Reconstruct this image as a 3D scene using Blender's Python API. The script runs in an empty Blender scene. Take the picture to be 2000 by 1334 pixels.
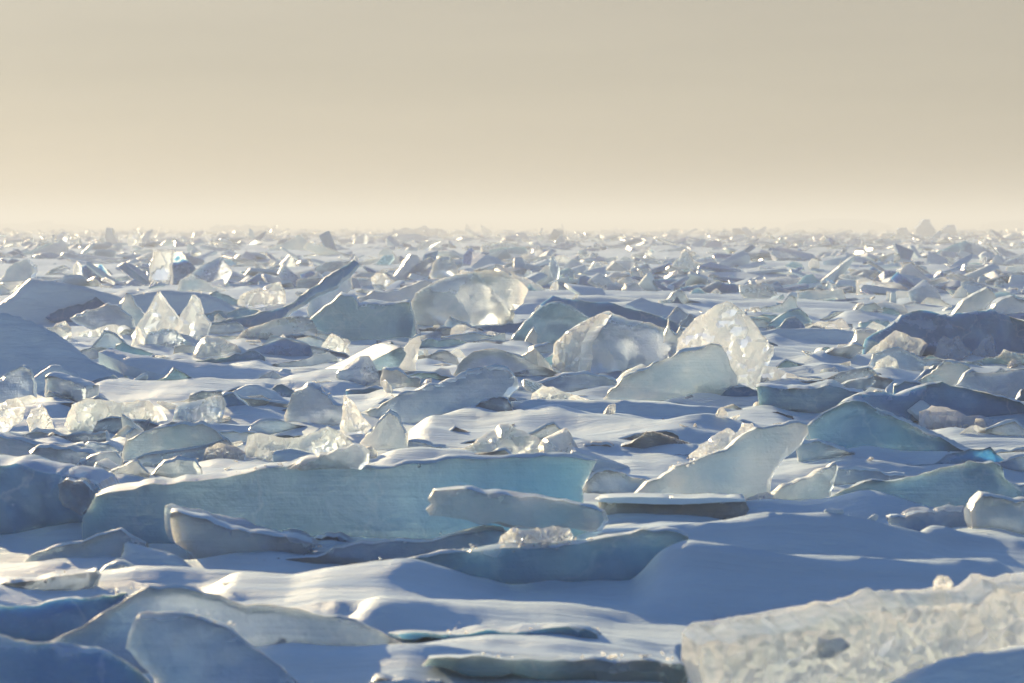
import bpy, bmesh, math, random
import numpy as np
from mathutils import Vector, Euler
from mathutils.geometry import delaunay_2d_cdt

scene = bpy.context.scene
COL = scene.collection
R = math.radians

# ------------------------------------------------------------------ camera
F = 5671.0            # focal length in photograph pixels (20 degree lens)
YH = 443.0            # horizon row of the photograph
H = 1.6               # eye height in metres above the ice
cam_d = bpy.data.cameras.new('camera')
cam = bpy.data.objects.new('camera', cam_d)
COL.objects.link(cam)
cam.location = (0, 0, H)
cam.rotation_euler = (R(90), 0, 0)
cam_d.sensor_width = 36.0
cam_d.lens = 36.0 * F / 2000.0
cam_d.shift_y = -(667.0 - YH) / 2000.0
cam_d.clip_start = 0.1
cam_d.clip_end = 60000
cam_d.dof.use_dof = True
cam_d.dof.focus_distance = 25.0
cam_d.dof.aperture_fstop = 5.6
scene.camera = cam

# ------------------------------------------------------------------ sky and sun
SUN_AZ = 28.0         # degrees to the left of the view direction
SUN_EL = 12.5
world = bpy.data.worlds.new('World')
scene.world = world
world.use_nodes = True
wn = world.node_tree.nodes
wl = world.node_tree.links
wn.clear()
w_out = wn.new('ShaderNodeOutputWorld')
w_bg = wn.new('ShaderNodeBackground')
w_sky = wn.new('ShaderNodeTexSky')
w_sky.sky_type = 'NISHITA'
w_sky.sun_disc = False
w_sky.sun_elevation = R(SUN_EL)
w_sky.sun_rotation = R(-SUN_AZ)
w_sky.altitude = 0
w_sky.air_density = 1.0
w_sky.dust_density = 1.0
w_sky.ozone_density = 5.5
# a warm haze layer lies over the horizon all round and thins out upwards
w_tc = wn.new('ShaderNodeTexCoord')
w_sep = wn.new('ShaderNodeSeparateXYZ')
wl.new(w_tc.outputs['Generated'], w_sep.inputs[0])
w_abs = wn.new('ShaderNodeMath'); w_abs.operation = 'ABSOLUTE'
wl.new(w_sep.outputs[2], w_abs.inputs[0])
w_m3 = wn.new('ShaderNodeMapRange'); w_m3.interpolation_type = 'SMOOTHSTEP'
wl.new(w_abs.outputs[0], w_m3.inputs['Value'])
w_m3.inputs['From Min'].default_value = 0.085
w_m3.inputs['From Max'].default_value = 0.19
w_m3.inputs['To Min'].default_value = 0.92
w_m3.inputs['To Max'].default_value = 0.0
w_mix = wn.new('ShaderNodeMix'); w_mix.data_type = 'RGBA'
wl.new(w_m3.outputs[0], w_mix.inputs['Factor'])
wl.new(w_sky.outputs[0], w_mix.inputs['A'])
w_mix.inputs['B'].default_value = (3.16, 2.76, 2.11, 1)
w_bg.inputs['Strength'].default_value = 0.065
# the haze scatters forward: a little brighter towards the sun
w_dot = wn.new('ShaderNodeVectorMath'); w_dot.operation = 'DOT_PRODUCT'
wl.new(w_tc.outputs['Generated'], w_dot.inputs[0])
w_dot.inputs[1].default_value = (-math.sin(R(SUN_AZ)) * math.cos(R(SUN_EL)), math.cos(R(SUN_AZ)) * math.cos(R(SUN_EL)), math.sin(R(SUN_EL)))
w_fs = wn.new('ShaderNodeMapRange')
wl.new(w_dot.outputs['Value'], w_fs.inputs['Value'])
w_fs.inputs['From Min'].default_value = 0.4
w_fs.inputs['From Max'].default_value = 1.0
w_fs.inputs['To Min'].default_value = 0.78
w_fs.inputs['To Max'].default_value = 1.15
w_tint = wn.new('ShaderNodeMix'); w_tint.data_type = 'RGBA'; w_tint.blend_type = 'MULTIPLY'
w_tint.inputs['Factor'].default_value = 1.0
w_tint.inputs['A'].default_value = (3.16, 2.76, 2.11, 1)
wl.new(w_fs.outputs[0], w_tint.inputs['B'])
# uneven veils of blown snow in the haze
w_mp = wn.new('ShaderNodeMapping'); w_mp.inputs['Scale'].default_value = (2.5, 2.5, 22.0)
wl.new(w_tc.outputs['Generated'], w_mp.inputs['Vector'])
w_nz = wn.new('ShaderNodeTexNoise'); w_nz.inputs['Scale'].default_value = 1.6; w_nz.inputs['Detail'].default_value = 4.0
wl.new(w_mp.outputs[0], w_nz.inputs['Vector'])
w_nr = wn.new('ShaderNodeMapRange')
wl.new(w_nz.outputs['Fac'], w_nr.inputs['Value'])
w_nr.inputs['From Min'].default_value = 0.3
w_nr.inputs['From Max'].default_value = 0.7
w_nr.inputs['To Min'].default_value = 0.94
w_nr.inputs['To Max'].default_value = 1.06
w_t2 = wn.new('ShaderNodeMix'); w_t2.data_type = 'RGBA'; w_t2.blend_type = 'MULTIPLY'
w_t2.inputs['Factor'].default_value = 1.0
wl.new(w_tint.outputs['Result'], w_t2.inputs['A'])
wl.new(w_nr.outputs[0], w_t2.inputs['B'])
wl.new(w_t2.outputs['Result'], w_mix.inputs['B'])
wl.new(w_mix.outputs['Result'], w_bg.inputs[0])
wl.new(w_bg.outputs[0], w_out.inputs[0])

sun_d = bpy.data.lights.new('sun', 'SUN')
sun_d.energy = 5.0
sun_d.angle = R(0.5)
sun_d.color = (1.0, 0.75, 0.41)
sun = bpy.data.objects.new('sun', sun_d)
COL.objects.link(sun)
sdir = Vector((-math.sin(R(SUN_AZ)) * math.cos(R(SUN_EL)), math.cos(R(SUN_AZ)) * math.cos(R(SUN_EL)), math.sin(R(SUN_EL))))
sun.rotation_euler = sdir.to_track_quat('Z', 'Y').to_euler()
sun.location = sdir * 60

scene.view_settings.view_transform = 'Standard'
scene.view_settings.look = 'None'
scene.view_settings.exposure = 1.18
scene.view_settings.gamma = 1.0
scene.view_settings.use_curve_mapping = False
scene.cycles.use_denoising = True
scene.cycles.max_bounces = 10
scene.cycles.diffuse_bounces = 3
scene.cycles.glossy_bounces = 3
scene.cycles.transmission_bounces = 6
scene.cycles.volume_bounces = 0
scene.cycles.sample_clamp_indirect = 6.0

# ------------------------------------------------------------------ noise helpers
def _h(i, j, k, s):
    n = (i * 374761393 + j * 668265263 + k * 2147483647 + s * 974634777) & 0xFFFFFFFF
    n = ((n ^ (n >> 13)) * 1274126177) & 0xFFFFFFFF
    n = ((n ^ (n >> 16)) * 2246822519) & 0xFFFFFFFF
    return ((n ^ (n >> 15)) & 0xFFFFFF) / float(0xFFFFFF) * 2 - 1

def vnoise(x, y, z, s=0):
    x, y, z = np.broadcast_arrays(np.asarray(x, float), np.asarray(y, float), np.asarray(z, float))
    i, j, k = (np.floor(a).astype(np.int64) for a in (x, y, z))
    f, g, h = x - i, y - j, z - k
    f, g, h = (t * t * t * (t * (t * 6 - 15) + 10) for t in (f, g, h))
    r = 0
    for a in (0, 1):
        wa = f if a else 1 - f
        for b in (0, 1):
            wb = g if b else 1 - g
            for c in (0, 1):
                wc = h if c else 1 - h
                r = r + wa * wb * wc * _h(i + a, j + b, k + c, s)
    return r

def fbm(x, y, z, octaves=4, s=0, gain=0.5):
    t, a, f = 0, 1.0, 1.0
    for o in range(octaves):
        t = t + a * vnoise(np.asarray(x) * f, np.asarray(y) * f, np.asarray(z) * f, s + o * 17)
        a *= gain
        f *= 2.03
    return t

# ------------------------------------------------------------------ photograph pixel -> place
def ground_d(y):
    return H * F / (y - YH)

def ray(x, y):
    return Vector(((x - 1000.0) / F, 1.0, -(y - YH) / F))

def at_depth(x, y, d):
    v = ray(x, y)
    return Vector((v.x * d, d, H + v.z * d))
# ------------------------------------------------------------------ materials
def new_mat(name):
    m = bpy.data.materials.new(name)
    m.use_nodes = True
    nt = m.node_tree
    nt.nodes.clear()
    out = nt.nodes.new('ShaderNodeOutputMaterial')
    return m, nt, out

def node(nt, kind, **kw):
    n = nt.nodes.new(kind)
    for k, v in kw.items():
        if k.startswith('_'):
            setattr(n, k[1:], v)
        else:
            n.inputs[k.replace('9', ' ')].default_value = v
    return n

def noise_tex(nt, scale, detail=4, rough=0.55, vec=None, dist=0.0):
    n = nt.nodes.new('ShaderNodeTexNoise')
    n.inputs['Scale'].default_value = scale
    n.inputs['Detail'].default_value = detail
    n.inputs['Roughness'].default_value = rough
    n.inputs['Distortion'].default_value = dist
    if vec is not None:
        nt.links.new(vec, n.inputs['Vector'])
    return n

def ramp(nt, src, stops):
    r = nt.nodes.new('ShaderNodeValToRGB')
    e = r.color_ramp.elements
    while len(e) < len(stops):
        e.new(0.5)
    for el, (p, c) in zip(e, stops):
        el.position = p
        el.color = (*c, 1) if isinstance(c, tuple) else (c, c, c, 1)
    nt.links.new(src, r.inputs[0])
    return r

def mapping(nt, src, scale):
    m = nt.nodes.new('ShaderNodeMapping')
    m.inputs['Scale'].default_value = scale
    nt.links.new(src, m.inputs['Vector'])
    return m.outputs[0]

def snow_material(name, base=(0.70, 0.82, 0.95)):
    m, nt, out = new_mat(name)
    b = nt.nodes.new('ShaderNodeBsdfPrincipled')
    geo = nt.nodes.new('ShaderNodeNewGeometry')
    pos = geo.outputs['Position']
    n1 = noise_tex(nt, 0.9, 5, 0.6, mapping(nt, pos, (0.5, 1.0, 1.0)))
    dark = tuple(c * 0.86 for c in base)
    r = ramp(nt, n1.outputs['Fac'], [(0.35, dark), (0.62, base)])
    nt.links.new(r.outputs[0], b.inputs['Base Color'])
    b.inputs['Roughness'].default_value = 0.42
    b.inputs['Specular IOR Level'].default_value = 0.5
    n2 = noise_tex(nt, 4.0, 8, 0.68, mapping(nt, pos, (0.22, 1.5, 1.0)), 0.25)
    n3 = noise_tex(nt, 60.0, 3, 0.7, pos)
    bp = nt.nodes.new('ShaderNodeBump')
    bp.inputs['Strength'].default_value = 0.75
    bp.inputs['Distance'].default_value = 0.09
    nt.links.new(n2.outputs['Fac'], bp.inputs['Height'])
    bp2 = nt.nodes.new('ShaderNodeBump')
    bp2.inputs['Strength'].default_value = 0.35
    bp2.inputs['Distance'].default_value = 0.006
    nt.links.new(n3.outputs['Fac'], bp2.inputs['Height'])
    nt.links.new(bp.outputs[0], bp2.inputs['Normal'])
    nt.links.new(bp2.outputs[0], b.inputs['Normal'])
    nt.links.new(b.outputs[0], out.inputs['Surface'])
    return m

def ice_material(name, base=(0.84, 0.91, 0.96), radius=(0.10, 0.16, 0.22), scale=1.0, grain=0.0, gloss=0.22, dust=0.6,
                 streak=0.25, trans=0.0, mott=(0.80, 0.86, 0.92), grain_scale=26.0, facet=0.7):
    m, nt, out = new_mat(name)
    b = nt.nodes.new('ShaderNodeBsdfPrincipled')
    b.subsurface_method = 'RANDOM_WALK'
    tc = nt.nodes.new('ShaderNodeTexCoord')
    geo = nt.nodes.new('ShaderNodeNewGeometry')
    info = nt.nodes.new('ShaderNodeObjectInfo')
    add = nt.nodes.new('ShaderNodeVectorMath')
    add.operation = 'MULTIPLY_ADD'
    comb = nt.nodes.new('ShaderNodeCombineXYZ')
    nt.links.new(info.outputs['Random'], comb.inputs[0])
    nt.links.new(info.outputs['Random'], comb.inputs[2])
    nt.links.new(comb.outputs[0], add.inputs[0])
    add.inputs[1].default_value = (37.0, 11.0, 53.0)
    nt.links.new(tc.outputs['Object'], add.inputs[2])
    pos = add.outputs[0]
    # cloudy inclusions and bubble bands
    n1 = noise_tex(nt, 1.6, 6, 0.62, pos, 0.6)
    c0 = tuple(c * k for c, k in zip(base, (0.58, 0.70, 0.80)))
    r = ramp(nt, n1.outputs['Fac'], [(0.36, c0), (0.64, base)])
    # healed cracks and bubble planes
    vc = nt.nodes.new('ShaderNodeTexVoronoi')
    vc.feature = 'DISTANCE_TO_EDGE'
    vc.inputs['Scale'].default_value = 2.3
    cn = noise_tex(nt, 3.0, 4, 0.6, pos)
    cm = nt.nodes.new('ShaderNodeMix'); cm.data_type = 'VECTOR'
    cm.inputs['Factor'].default_value = 0.35
    nt.links.new(pos, cm.inputs['A']); nt.links.new(cn.outputs['Color'], cm.inputs['B'])
    nt.links.new(cm.outputs['Result'], vc.inputs['Vector'])
    ck = ramp(nt, vc.outputs['Distance'], [(0.0, 0.22), (0.03, 0.0)])
    rc = nt.nodes.new('ShaderNodeMix'); rc.data_type = 'RGBA'
    nt.links.new(ck.outputs[0], rc.inputs['Factor'])
    nt.links.new(r.outputs[0], rc.inputs['A'])
    rc.inputs['B'].default_value = (0.86, 0.90, 0.93, 1)
    # snow and rime lying on upward faces
    sep = nt.nodes.new('ShaderNodeSeparateXYZ')
    nt.links.new(geo.outputs['Normal'], sep.inputs[0])
    n4 = noise_tex(nt, 7.0, 5, 0.65, pos)
    ma = nt.nodes.new('ShaderNodeMath'); ma.operation = 'MULTIPLY_ADD'
    nt.links.new(n4.outputs['Fac'], ma.inputs[0]); ma.inputs[1].default_value = 0.9
    nt.links.new(sep.outputs[2], ma.inputs[2])
    mr = nt.nodes.new('ShaderNodeMapRange')
    mr.inputs['From Min'].default_value = 0.95
    mr.inputs['From Max'].default_value = 1.35
    mr.inputs['To Max'].default_value = dust
    nt.links.new(ma.outputs[0], mr.inputs['Value'])
    mix = nt.nodes.new('ShaderNodeMix'); mix.data_type = 'RGBA'
    nt.links.new(mr.outputs[0], mix.inputs['Factor'])
    nt.links.new(rc.outputs['Result'], mix.inputs['A'])
    mix.inputs['B'].default_value = (0.78, 0.86, 0.95, 1)
    nt.links.new(mix.outputs['Result'], b.inputs['Base Color'])
    ssw = nt.nodes.new('ShaderNodeMapRange')
    ssw.inputs['To Min'].default_value = 1.0
    ssw.inputs['To Max'].default_value = 0.1
    nt.links.new(mr.outputs[0], ssw.inputs['Value'])
    nt.links.new(ssw.outputs[0], b.inputs['Subsurface Weight'])
    b.inputs['Subsurface Radius'].default_value = radius
    b.inputs['Subsurface Scale'].default_value = scale
    b.inputs['IOR'].default_value = 1.31
    tw = nt.nodes.new('ShaderNodeMapRange')
    tw.inputs['To Min'].default_value = trans
    tw.inputs['To Max'].default_value = 0.0
    nt.links.new(mr.outputs[0], tw.inputs['Value'])
    nt.links.new(tw.outputs[0], b.inputs['Transmission Weight'])
    rr = nt.nodes.new('ShaderNodeMapRange')
    rr.inputs['To Min'].default_value = gloss
    rr.inputs['To Max'].default_value = 0.8
    nt.links.new(mr.outputs[0], rr.inputs['Value'])
    nt.links.new(rr.outputs[0], b.inputs['Roughness'])
    # relief: broad conchoidal waviness, layered striae, fine crystals
    n2 = noise_tex(nt, 5.0, 5, 0.6, pos, 0.3)
    bp = nt.nodes.new('ShaderNodeBump')
    bp.inputs['Strength'].default_value = 0.6
    bp.inputs['Distance'].default_value = 0.035
    nt.links.new(n2.outputs['Fac'], bp.inputs['Height'])
    last = bp
    if streak:
        n5 = noise_tex(nt, 3.0, 4, 0.6, mapping(nt, pos, (0.35, 0.8, 9.0)), 0.2)
        bp3 = nt.nodes.new('ShaderNodeBump')
        bp3.inputs['Strength'].default_value = streak
        bp3.inputs['Distance'].default_value = 0.03
        nt.links.new(n5.outputs['Fac'], bp3.inputs['Height'])
        nt.links.new(last.outputs[0], bp3.inputs['Normal'])
        last = bp3
    n3 = noise_tex(nt, 34.0, 4, 0.7, pos)
    bp2 = nt.nodes.new('ShaderNodeBump')
    bp2.inputs['Strength'].default_value = 0.35
    bp2.inputs['Distance'].default_value = 0.010
    nt.links.new(n3.outputs['Fac'], bp2.inputs['Height'])
    nt.links.new(last.outputs[0], bp2.inputs['Normal'])
    nt.links.new(bp2.outputs[0], b.inputs['Normal'])
    sh = b
    if grain > 0:
        # granular, rimed ice: crystals that pass light on
        v = nt.nodes.new('ShaderNodeTexVoronoi')
        v.inputs['Scale'].default_value = 20.0
        nt.links.new(pos, v.inputs['Vector'])
        bp4 = nt.nodes.new('ShaderNodeBump')
        bp4.inputs['Strength'].default_value = facet
        bp4.inputs['Distance'].default_value = 0.03
        nt.links.new(v.outputs['Color'], bp4.inputs['Height'])
        nt.links.new(bp2.outputs[0], bp4.inputs['Normal'])
        nt.links.new(bp4.outputs[0], b.inputs['Normal'])
        # mottled colour imitating light and dark refracted through the crystals
        v2 = noise_tex(nt, grain_scale, 5, 0.72, mapping(nt, pos, (1.0, 1.0, 0.55)), 0.4)
        cr = ramp(nt, v2.outputs['Fac'], [(0.36, mott), (0.56, (0.97, 0.98, 0.99))])
        tr = nt.nodes.new('ShaderNodeBsdfTranslucent')
        nt.links.new(cr.outputs[0], tr.inputs['Color'])
        mc = nt.nodes.new('ShaderNodeMix'); mc.data_type = 'RGBA'; mc.blend_type = 'MULTIPLY'
        mc.inputs['Factor'].default_value = 0.8
        nt.links.new(mix.outputs['Result'], mc.inputs['A']); nt.links.new(cr.outputs[0], mc.inputs['B'])
        nt.links.new(mc.outputs['Result'], b.inputs['Base Color'])
        nt.links.new(bp4.outputs[0], tr.inputs['Normal'])
        ms = nt.nodes.new('ShaderNodeMixShader')
        ms.inputs[0].default_value = grain
        nt.links.new(b.outputs[0], ms.inputs[1])
        nt.links.new(tr.outputs[0], ms.inputs[2])
        sh = ms
    nt.links.new(sh.outputs[0], out.inputs['Surface'])
    return m

MAT = {
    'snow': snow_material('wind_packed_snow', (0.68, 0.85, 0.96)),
    'ice': ice_material('milky_ice', base=(0.65, 0.735, 0.86), radius=(0.18, 0.20, 0.225), trans=0.68, gloss=0.13, dust=0.4),
    'grey': ice_material('clear_grey_ice', base=(0.70, 0.74, 0.78), radius=(0.16, 0.17, 0.18), trans=0.55, dust=0.0),
    'blue': ice_material('blue_ice', base=(0.46, 0.66, 0.79), radius=(0.22, 0.26, 0.29), gloss=0.12, dust=0.4, trans=0.6),
    'dark': ice_material('dense_or_shaded_ice', base=(0.28, 0.47, 0.69), radius=(0.06, 0.09, 0.13), gloss=0.16, dust=0.5, trans=0.3),
    'white': ice_material('frosted_ice', base=(0.84, 0.88, 0.92), radius=(0.25, 0.265, 0.28), gloss=0.18, dust=0.4, trans=0.68),
    'crystal': ice_material('columnar_ice', base=(0.95, 0.96, 0.97), radius=(0.3, 0.31, 0.32), grain=0.16, gloss=0.08, dust=0.0, trans=0.82, mott=(0.62, 0.68, 0.75), grain_scale=16.0, facet=0.25),
    'rough': ice_material('granular_ice', base=(0.93, 0.95, 0.97), radius=(0.3, 0.31, 0.32), grain=0.15, gloss=0.10, dust=0.2, trans=0.8, facet=0.3),
}
# ------------------------------------------------------------------ objects
def link(name, me, mat, parent=None):
    o = bpy.data.objects.new(name, me)
    COL.objects.link(o)
    if mat is not None and not me.materials:
        me.materials.append(MAT[mat] if isinstance(mat, str) else mat)
    if parent is not None:
        o.parent = parent
    return o

def tag(o, label, cat, group=None, kind=None):
    if label:
        o['label'] = label
    if cat:
        o['category'] = cat
    if group:
        o['group'] = group
    if kind:
        o['kind'] = kind
    return o

def shade(me, angle):
    me.polygons.foreach_set('use_smooth', [True] * len(me.polygons))
    if angle is not None:
        me.set_sharp_from_angle(angle=R(angle))

def jagged(pts, step, amp, rng):
    """Closed 2-D polygon with its edges broken up like fractured ice."""
    out = []
    n = len(pts)
    for i in range(n):
        a = np.array(pts[i]); b = np.array(pts[(i + 1) % n])
        L = np.linalg.norm(b - a)
        k = max(1, int(round(L / step)))
        nrm = np.array([-(b - a)[1], (b - a)[0]]) / max(L, 1e-9)
        # midpoint-style displacement, zero at the traced corners
        off = np.zeros(k + 1)
        lev = 1
        t = np.linspace(0, 1, k + 1)
        while lev < k * 2 and lev < 64:
            v = rng.uniform(-1, 1, lev + 1)
            v[0] = v[-1] = 0
            if lev > 1:
                off += np.interp(t, np.linspace(0, 1, lev + 1), v) * amp * min(L, 0.6) / lev ** 0.75
            lev *= 2
        for q in range(k):
            p = a + (b - a) * t[q] + nrm * off[q]
            out.append(p)
    return np.array(out)

def inside(P, poly):
    x, y = P[:, 0], P[:, 1]
    c = np.zeros(len(P), bool)
    n = len(poly)
    for i in range(n):
        x1, y1 = poly[i]; x2, y2 = poly[(i + 1) % n]
        cond = (y1 > y) != (y2 > y)
        if y1 != y2:
            c ^= cond & (x < (x2 - x1) * (y - y1) / (y2 - y1) + x1)
    return c

def edge_dist(P, poly):
    a = poly; b = np.roll(poly, -1, axis=0)
    d = np.full(len(P), 1e9)
    for i in range(len(a)):
        ab = b[i] - a[i]
        t = np.clip(((P - a[i]) @ ab) / max(ab @ ab, 1e-12), 0, 1)
        q = P - (a[i] + t[:, None] * ab)
        d = np.minimum(d, np.hypot(q[:, 0], q[:, 1]))
    return d

SEED = [100]
BANKS = []

def piece(name, label, pts, yb=None, cat='ice slab', mat='ice', yaw=0.0, lean=0.0, t=0.25, ext=None, prof='slab',
          bev=0.008, relief=0.022, jag=0.12, sink=0.12, res=26, facets=7, group=None, smooth=32, d=None, z0=0.0, taper=None, parent=None, rim=None):
    """One block of ice. pts: the outline of its near face as seen in the photograph, which is carried onto a
    plane standing where the block meets the snow (row yb), turned by yaw and leaning back by lean degrees;
    t: thickness in metres. ext=(dx, dy, depth): where the far face lies, for blocks seen partly from above."""
    SEED[0] += 1
    if mat in ('rough', 'crystal'):
        smooth = 16
        res = int(res * 1.35)
    rng = np.random.default_rng(SEED[0] * 7919)
    if yb is None:
        yb = max(p[1] for p in pts)
    if d is None:
        d = ground_d(yb) * (1 - z0 / H)
    low = [p for p in pts if p[1] >= yb - 12] or pts
    cx = sum(p[0] for p in low) / len(low)
    P0 = at_depth(cx, yb, d)
    cl, sl, cy, sy = math.cos(R(lean)), math.sin(R(lean)), math.cos(R(yaw)), math.sin(R(yaw))
    n = Vector((sy * cl, -cy * cl, sl))
    u = Vector((cy, sy, 0))
    v = n.cross(u) * -1
    if v.z < 0:
        v = -v
    C = Vector((0, 0, H))
    poly = []
    for (x, y) in pts:
        r = ray(x, y)
        k = (P0 - C).dot(n) / r.dot(n)
        q = C + r * k - P0
        poly.append([q.dot(u), q.dot(v)])
    poly = np.array(poly)
    sink = sink * max(1.0, d / 14.0)
    if sink:
        for i, (x, y) in enumerate(pts):
            if y >= yb - 4:
                poly[i, 1] -= sink
    # anticlockwise
    if parent is None and sink > 0 and d < 60:
        lo_ = [p[0] for p in pts if p[1] >= yb - 0.35 * (yb - min(q[1] for q in pts))] or [p[0] for p in pts]
        BANKS.append(((min(lo_) - 1000) / F * d, (max(lo_) - 1000) / F * d, d, SEED[0]))
    ar = 0.5 * np.sum(poly[:, 0] * np.roll(poly[:, 1], -1) - np.roll(poly[:, 0], -1) * poly[:, 1])
    if ar < 0:
        poly = poly[::-1]
    size = max(np.ptp(poly[:, 0]), np.ptp(poly[:, 1]))
    step = max(size / res, 0.018 * d / 24.0)
    B = jagged(poly, step, jag, rng)
    g0, g1 = B.min(0), B.max(0)
    gx, gy = np.meshgrid(np.arange(g0[0], g1[0] + step, step), np.arange(g0[1], g1[1] + step, step))
    gp = np.stack([gx.ravel(), gy.ravel()], 1)
    gp[:, 0] += (np.round((gp[:, 1] - g0[1]) / step) % 2) * step * 0.5
    gp += rng.uniform(-0.22, 0.22, gp.shape) * step
    gp = gp[inside(gp, B)]
    if len(gp):
        gp = gp[edge_dist(gp, B) > step * 0.45]
    nb = len(B)
    allp = [Vector(p) for p in B] + [Vector(p) for p in gp]
    res_ = delaunay_2d_cdt(allp, [], [list(range(nb))], 1, 1e-6)
    V = np.array([[p.x, p.y] for p in res_[0]])
    T = [list(f) for f in res_[2]]
    D = edge_dist(V, B)
    ecount = {}
    for f in T:
        for a, b in zip(f, f[1:] + f[:1]):
            ecount[(a, b)] = ecount.get((a, b), 0) + 1
    bedges = [e for e in ecount if (e[1], e[0]) not in ecount]
    sc = rng.uniform(0, 100, 3)
    nz = fbm(V[:, 0] * 2.2 / max(size, .3) + sc[0], V[:, 1] * 2.2 / max(size, .3) + sc[1], sc[2], 3)
    nz2 = fbm(V[:, 0] * 7 / max(size, .3) + sc[1], V[:, 1] * 7 / max(size, .3), sc[0], 3)
    Dm = max(D.max(), 1e-6)
    if prof == 'lump':
        def dome(sd):
            rr = np.random.default_rng(sd)
            cu, cv = V[:, 0].mean(), V[:, 1].mean()
            su, sv = np.ptp(V[:, 0]), np.ptp(V[:, 1])
            w = np.minimum(t * 0.5, 0.015 + D * rr.uniform(1.2, 2.2))
            for q in range(facets):
                a = 2 * math.pi * (q + rr.uniform(-.3, .3)) / facets
                s = rr.uniform(0.25, 1.3) * t / max(0.5 * (su + sv), 1e-6)
                r0 = rr.uniform(0.0, .35)
                w = np.minimum(w, t * rr.uniform(.36, .5) - s * ((V[:, 0] - cu) * math.cos(a) + (V[:, 1] - cv) * math.sin(a) - r0 * .5 * (su * abs(math.cos(a)) + sv * abs(math.sin(a)))))
            w = np.maximum(w, 0.012 * np.clip(D / Dm * 6, 0, 1))
            return w + relief * nz2 * np.clip(D / Dm * 3, 0, 1)
        wf, wb = dome(SEED[0] * 3 + 1) - t * .5 * 0, dome(SEED[0] * 3 + 2)
        e = -n * 0.0
        front = wf
        back = -wb
    else:
        bv = min(bev, t * 0.45)
        x = np.clip(D / bv, 0, 1)
        rnd = bv * (1 - np.sqrt(np.clip(1 - (1 - x) ** 2, 0, 1)))
        fade = np.clip(D / (bv * 2), 0, 1)
        front = -rnd + (nz * relief + nz2 * relief * 0.35) * fade
        back = rnd + (vnoise(V[:, 0] * 2, V[:, 1] * 2, sc[1]) * relief) * fade
        if ext is None:
            e = -n * t
        else:
            dx, dy, dep = ext
            xc, yc = np.mean([p[0] for p in pts]), np.mean([p[1] for p in pts])
            e = ray(xc + dx, yc + dy) * (d + dep) - ray(xc, yc) * d
    if mat in ('rough', 'crystal'):
        # crystal faces: every grain is a small tilted plane
        cell = 0.045 if mat == 'crystal' else max(0.05, 0.0035 * d)
        ncell = int(min(900, max(12, np.ptp(V[:, 0]) * np.ptp(V[:, 1]) / cell ** 2)))
        cc = np.stack([rng.uniform(V[:, 0].min(), V[:, 0].max(), ncell), rng.uniform(V[:, 1].min(), V[:, 1].max(), ncell)], 1)
        asp = np.array([1.0, 0.6 if mat == 'crystal' else 1.0])
        own = np.zeros(len(V), int)
        for c0 in range(0, len(V), 400):
            dd_ = ((V[c0:c0 + 400, None, :] - cc[None]) * asp) ** 2
            own[c0:c0 + 400] = dd_.sum(2).argmin(1)
        bt = rng.normal(size=(ncell, 2)) * 0.55
        cry = (rng.normal(size=ncell) * cell * 0.12)[own] + ((V - cc[own]) * bt[own]).sum(1)
        cry = np.clip(cry, -cell * .6, cell * .6) * np.clip(D / (step * 1.5), 0, 1)
        front = front + cry
    un, vn, nn = np.array(u), np.array(v), np.array(n)
    A = V[:, :1] * un + V[:, 1:] * vn
    FV = A + front[:, None] * nn
    k = np.ones(len(V))
    if taper:
        f = (V[:, 0] - V[:, 0].min()) / max(np.ptp(V[:, 0]), 1e-6)
        k = taper[0] + (taper[1] - taper[0]) * f
    BV = A + back[:, None] * nn + k[:, None] * np.array(e)
    nv = len(V)
    verts = [FV, BV]
    faces = [tuple(f) for f in T] + [tuple(i + nv for i in reversed(f)) for f in T]
    # broken side walls
    lay = 1 if prof == 'lump' else max(1, min(5, int(round(np.linalg.norm(np.array(e)) / (step * 2.2)))))
    if prof == 'lump':
        bset = sorted({i for ed in bedges for i in ed})
        # rim vertices shared by both halves
        remap = {i + nv: i for i in bset}
        faces = [tuple(remap.get(i, i) for i in f) for f in faces]
    else:
        bset = sorted({i for ed in bedges for i in ed})
        idx = {b: q for q, b in enumerate(bset)}
        prev = {b: b for b in bset}
        cent = V.mean(0)
        base = 2 * nv
        rings = []
        for L in range(1, lay):
            s = L / lay
            q = FV[bset] * (1 - s) + BV[bset] * s
            out = V[bset] - cent
            out /= np.maximum(np.linalg.norm(out, axis=1), 1e-6)[:, None]
            wob = vnoise(V[bset][:, 0] * 3 / max(size, .3) + sc[0], V[bset][:, 1] * 3 / max(size, .3), s * 2.5 + sc[1]) * min(t, .4) * 0.16
            q = q + wob[:, None] * (out[:, :1] * un + out[:, 1:] * vn)
            rings.append(q)
        for L in range(lay):
            if L < lay - 1:
                nxt = {b: base + L * len(bset) + idx[b] for b in bset}
            else:
                nxt = {b: b + nv for b in bset}
            for a, b in bedges:
                faces.append((prev[b], prev[a], nxt[a], nxt[b]))
            prev = nxt
        verts += rings
    VV = np.concatenate(verts)
    me = bpy.data.meshes.new(name)
    me.from_pydata(VV.tolist(), [], faces)
    if prof == 'lump':
        bm = bmesh.new(); bm.from_mesh(me)
        bmesh.ops.delete(bm, geom=[q for q in bm.verts if not q.link_faces], context='VERTS')
        bm.to_mesh(me); bm.free()
    me.validate()
    me.update()
    shade(me, smooth)
    o = link(name, me, mat)
    if rim is None:
        rim = prof == 'slab' and mat in ('ice', 'blue', 'dark', 'white', 'grey') and parent is None and d < 60
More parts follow.
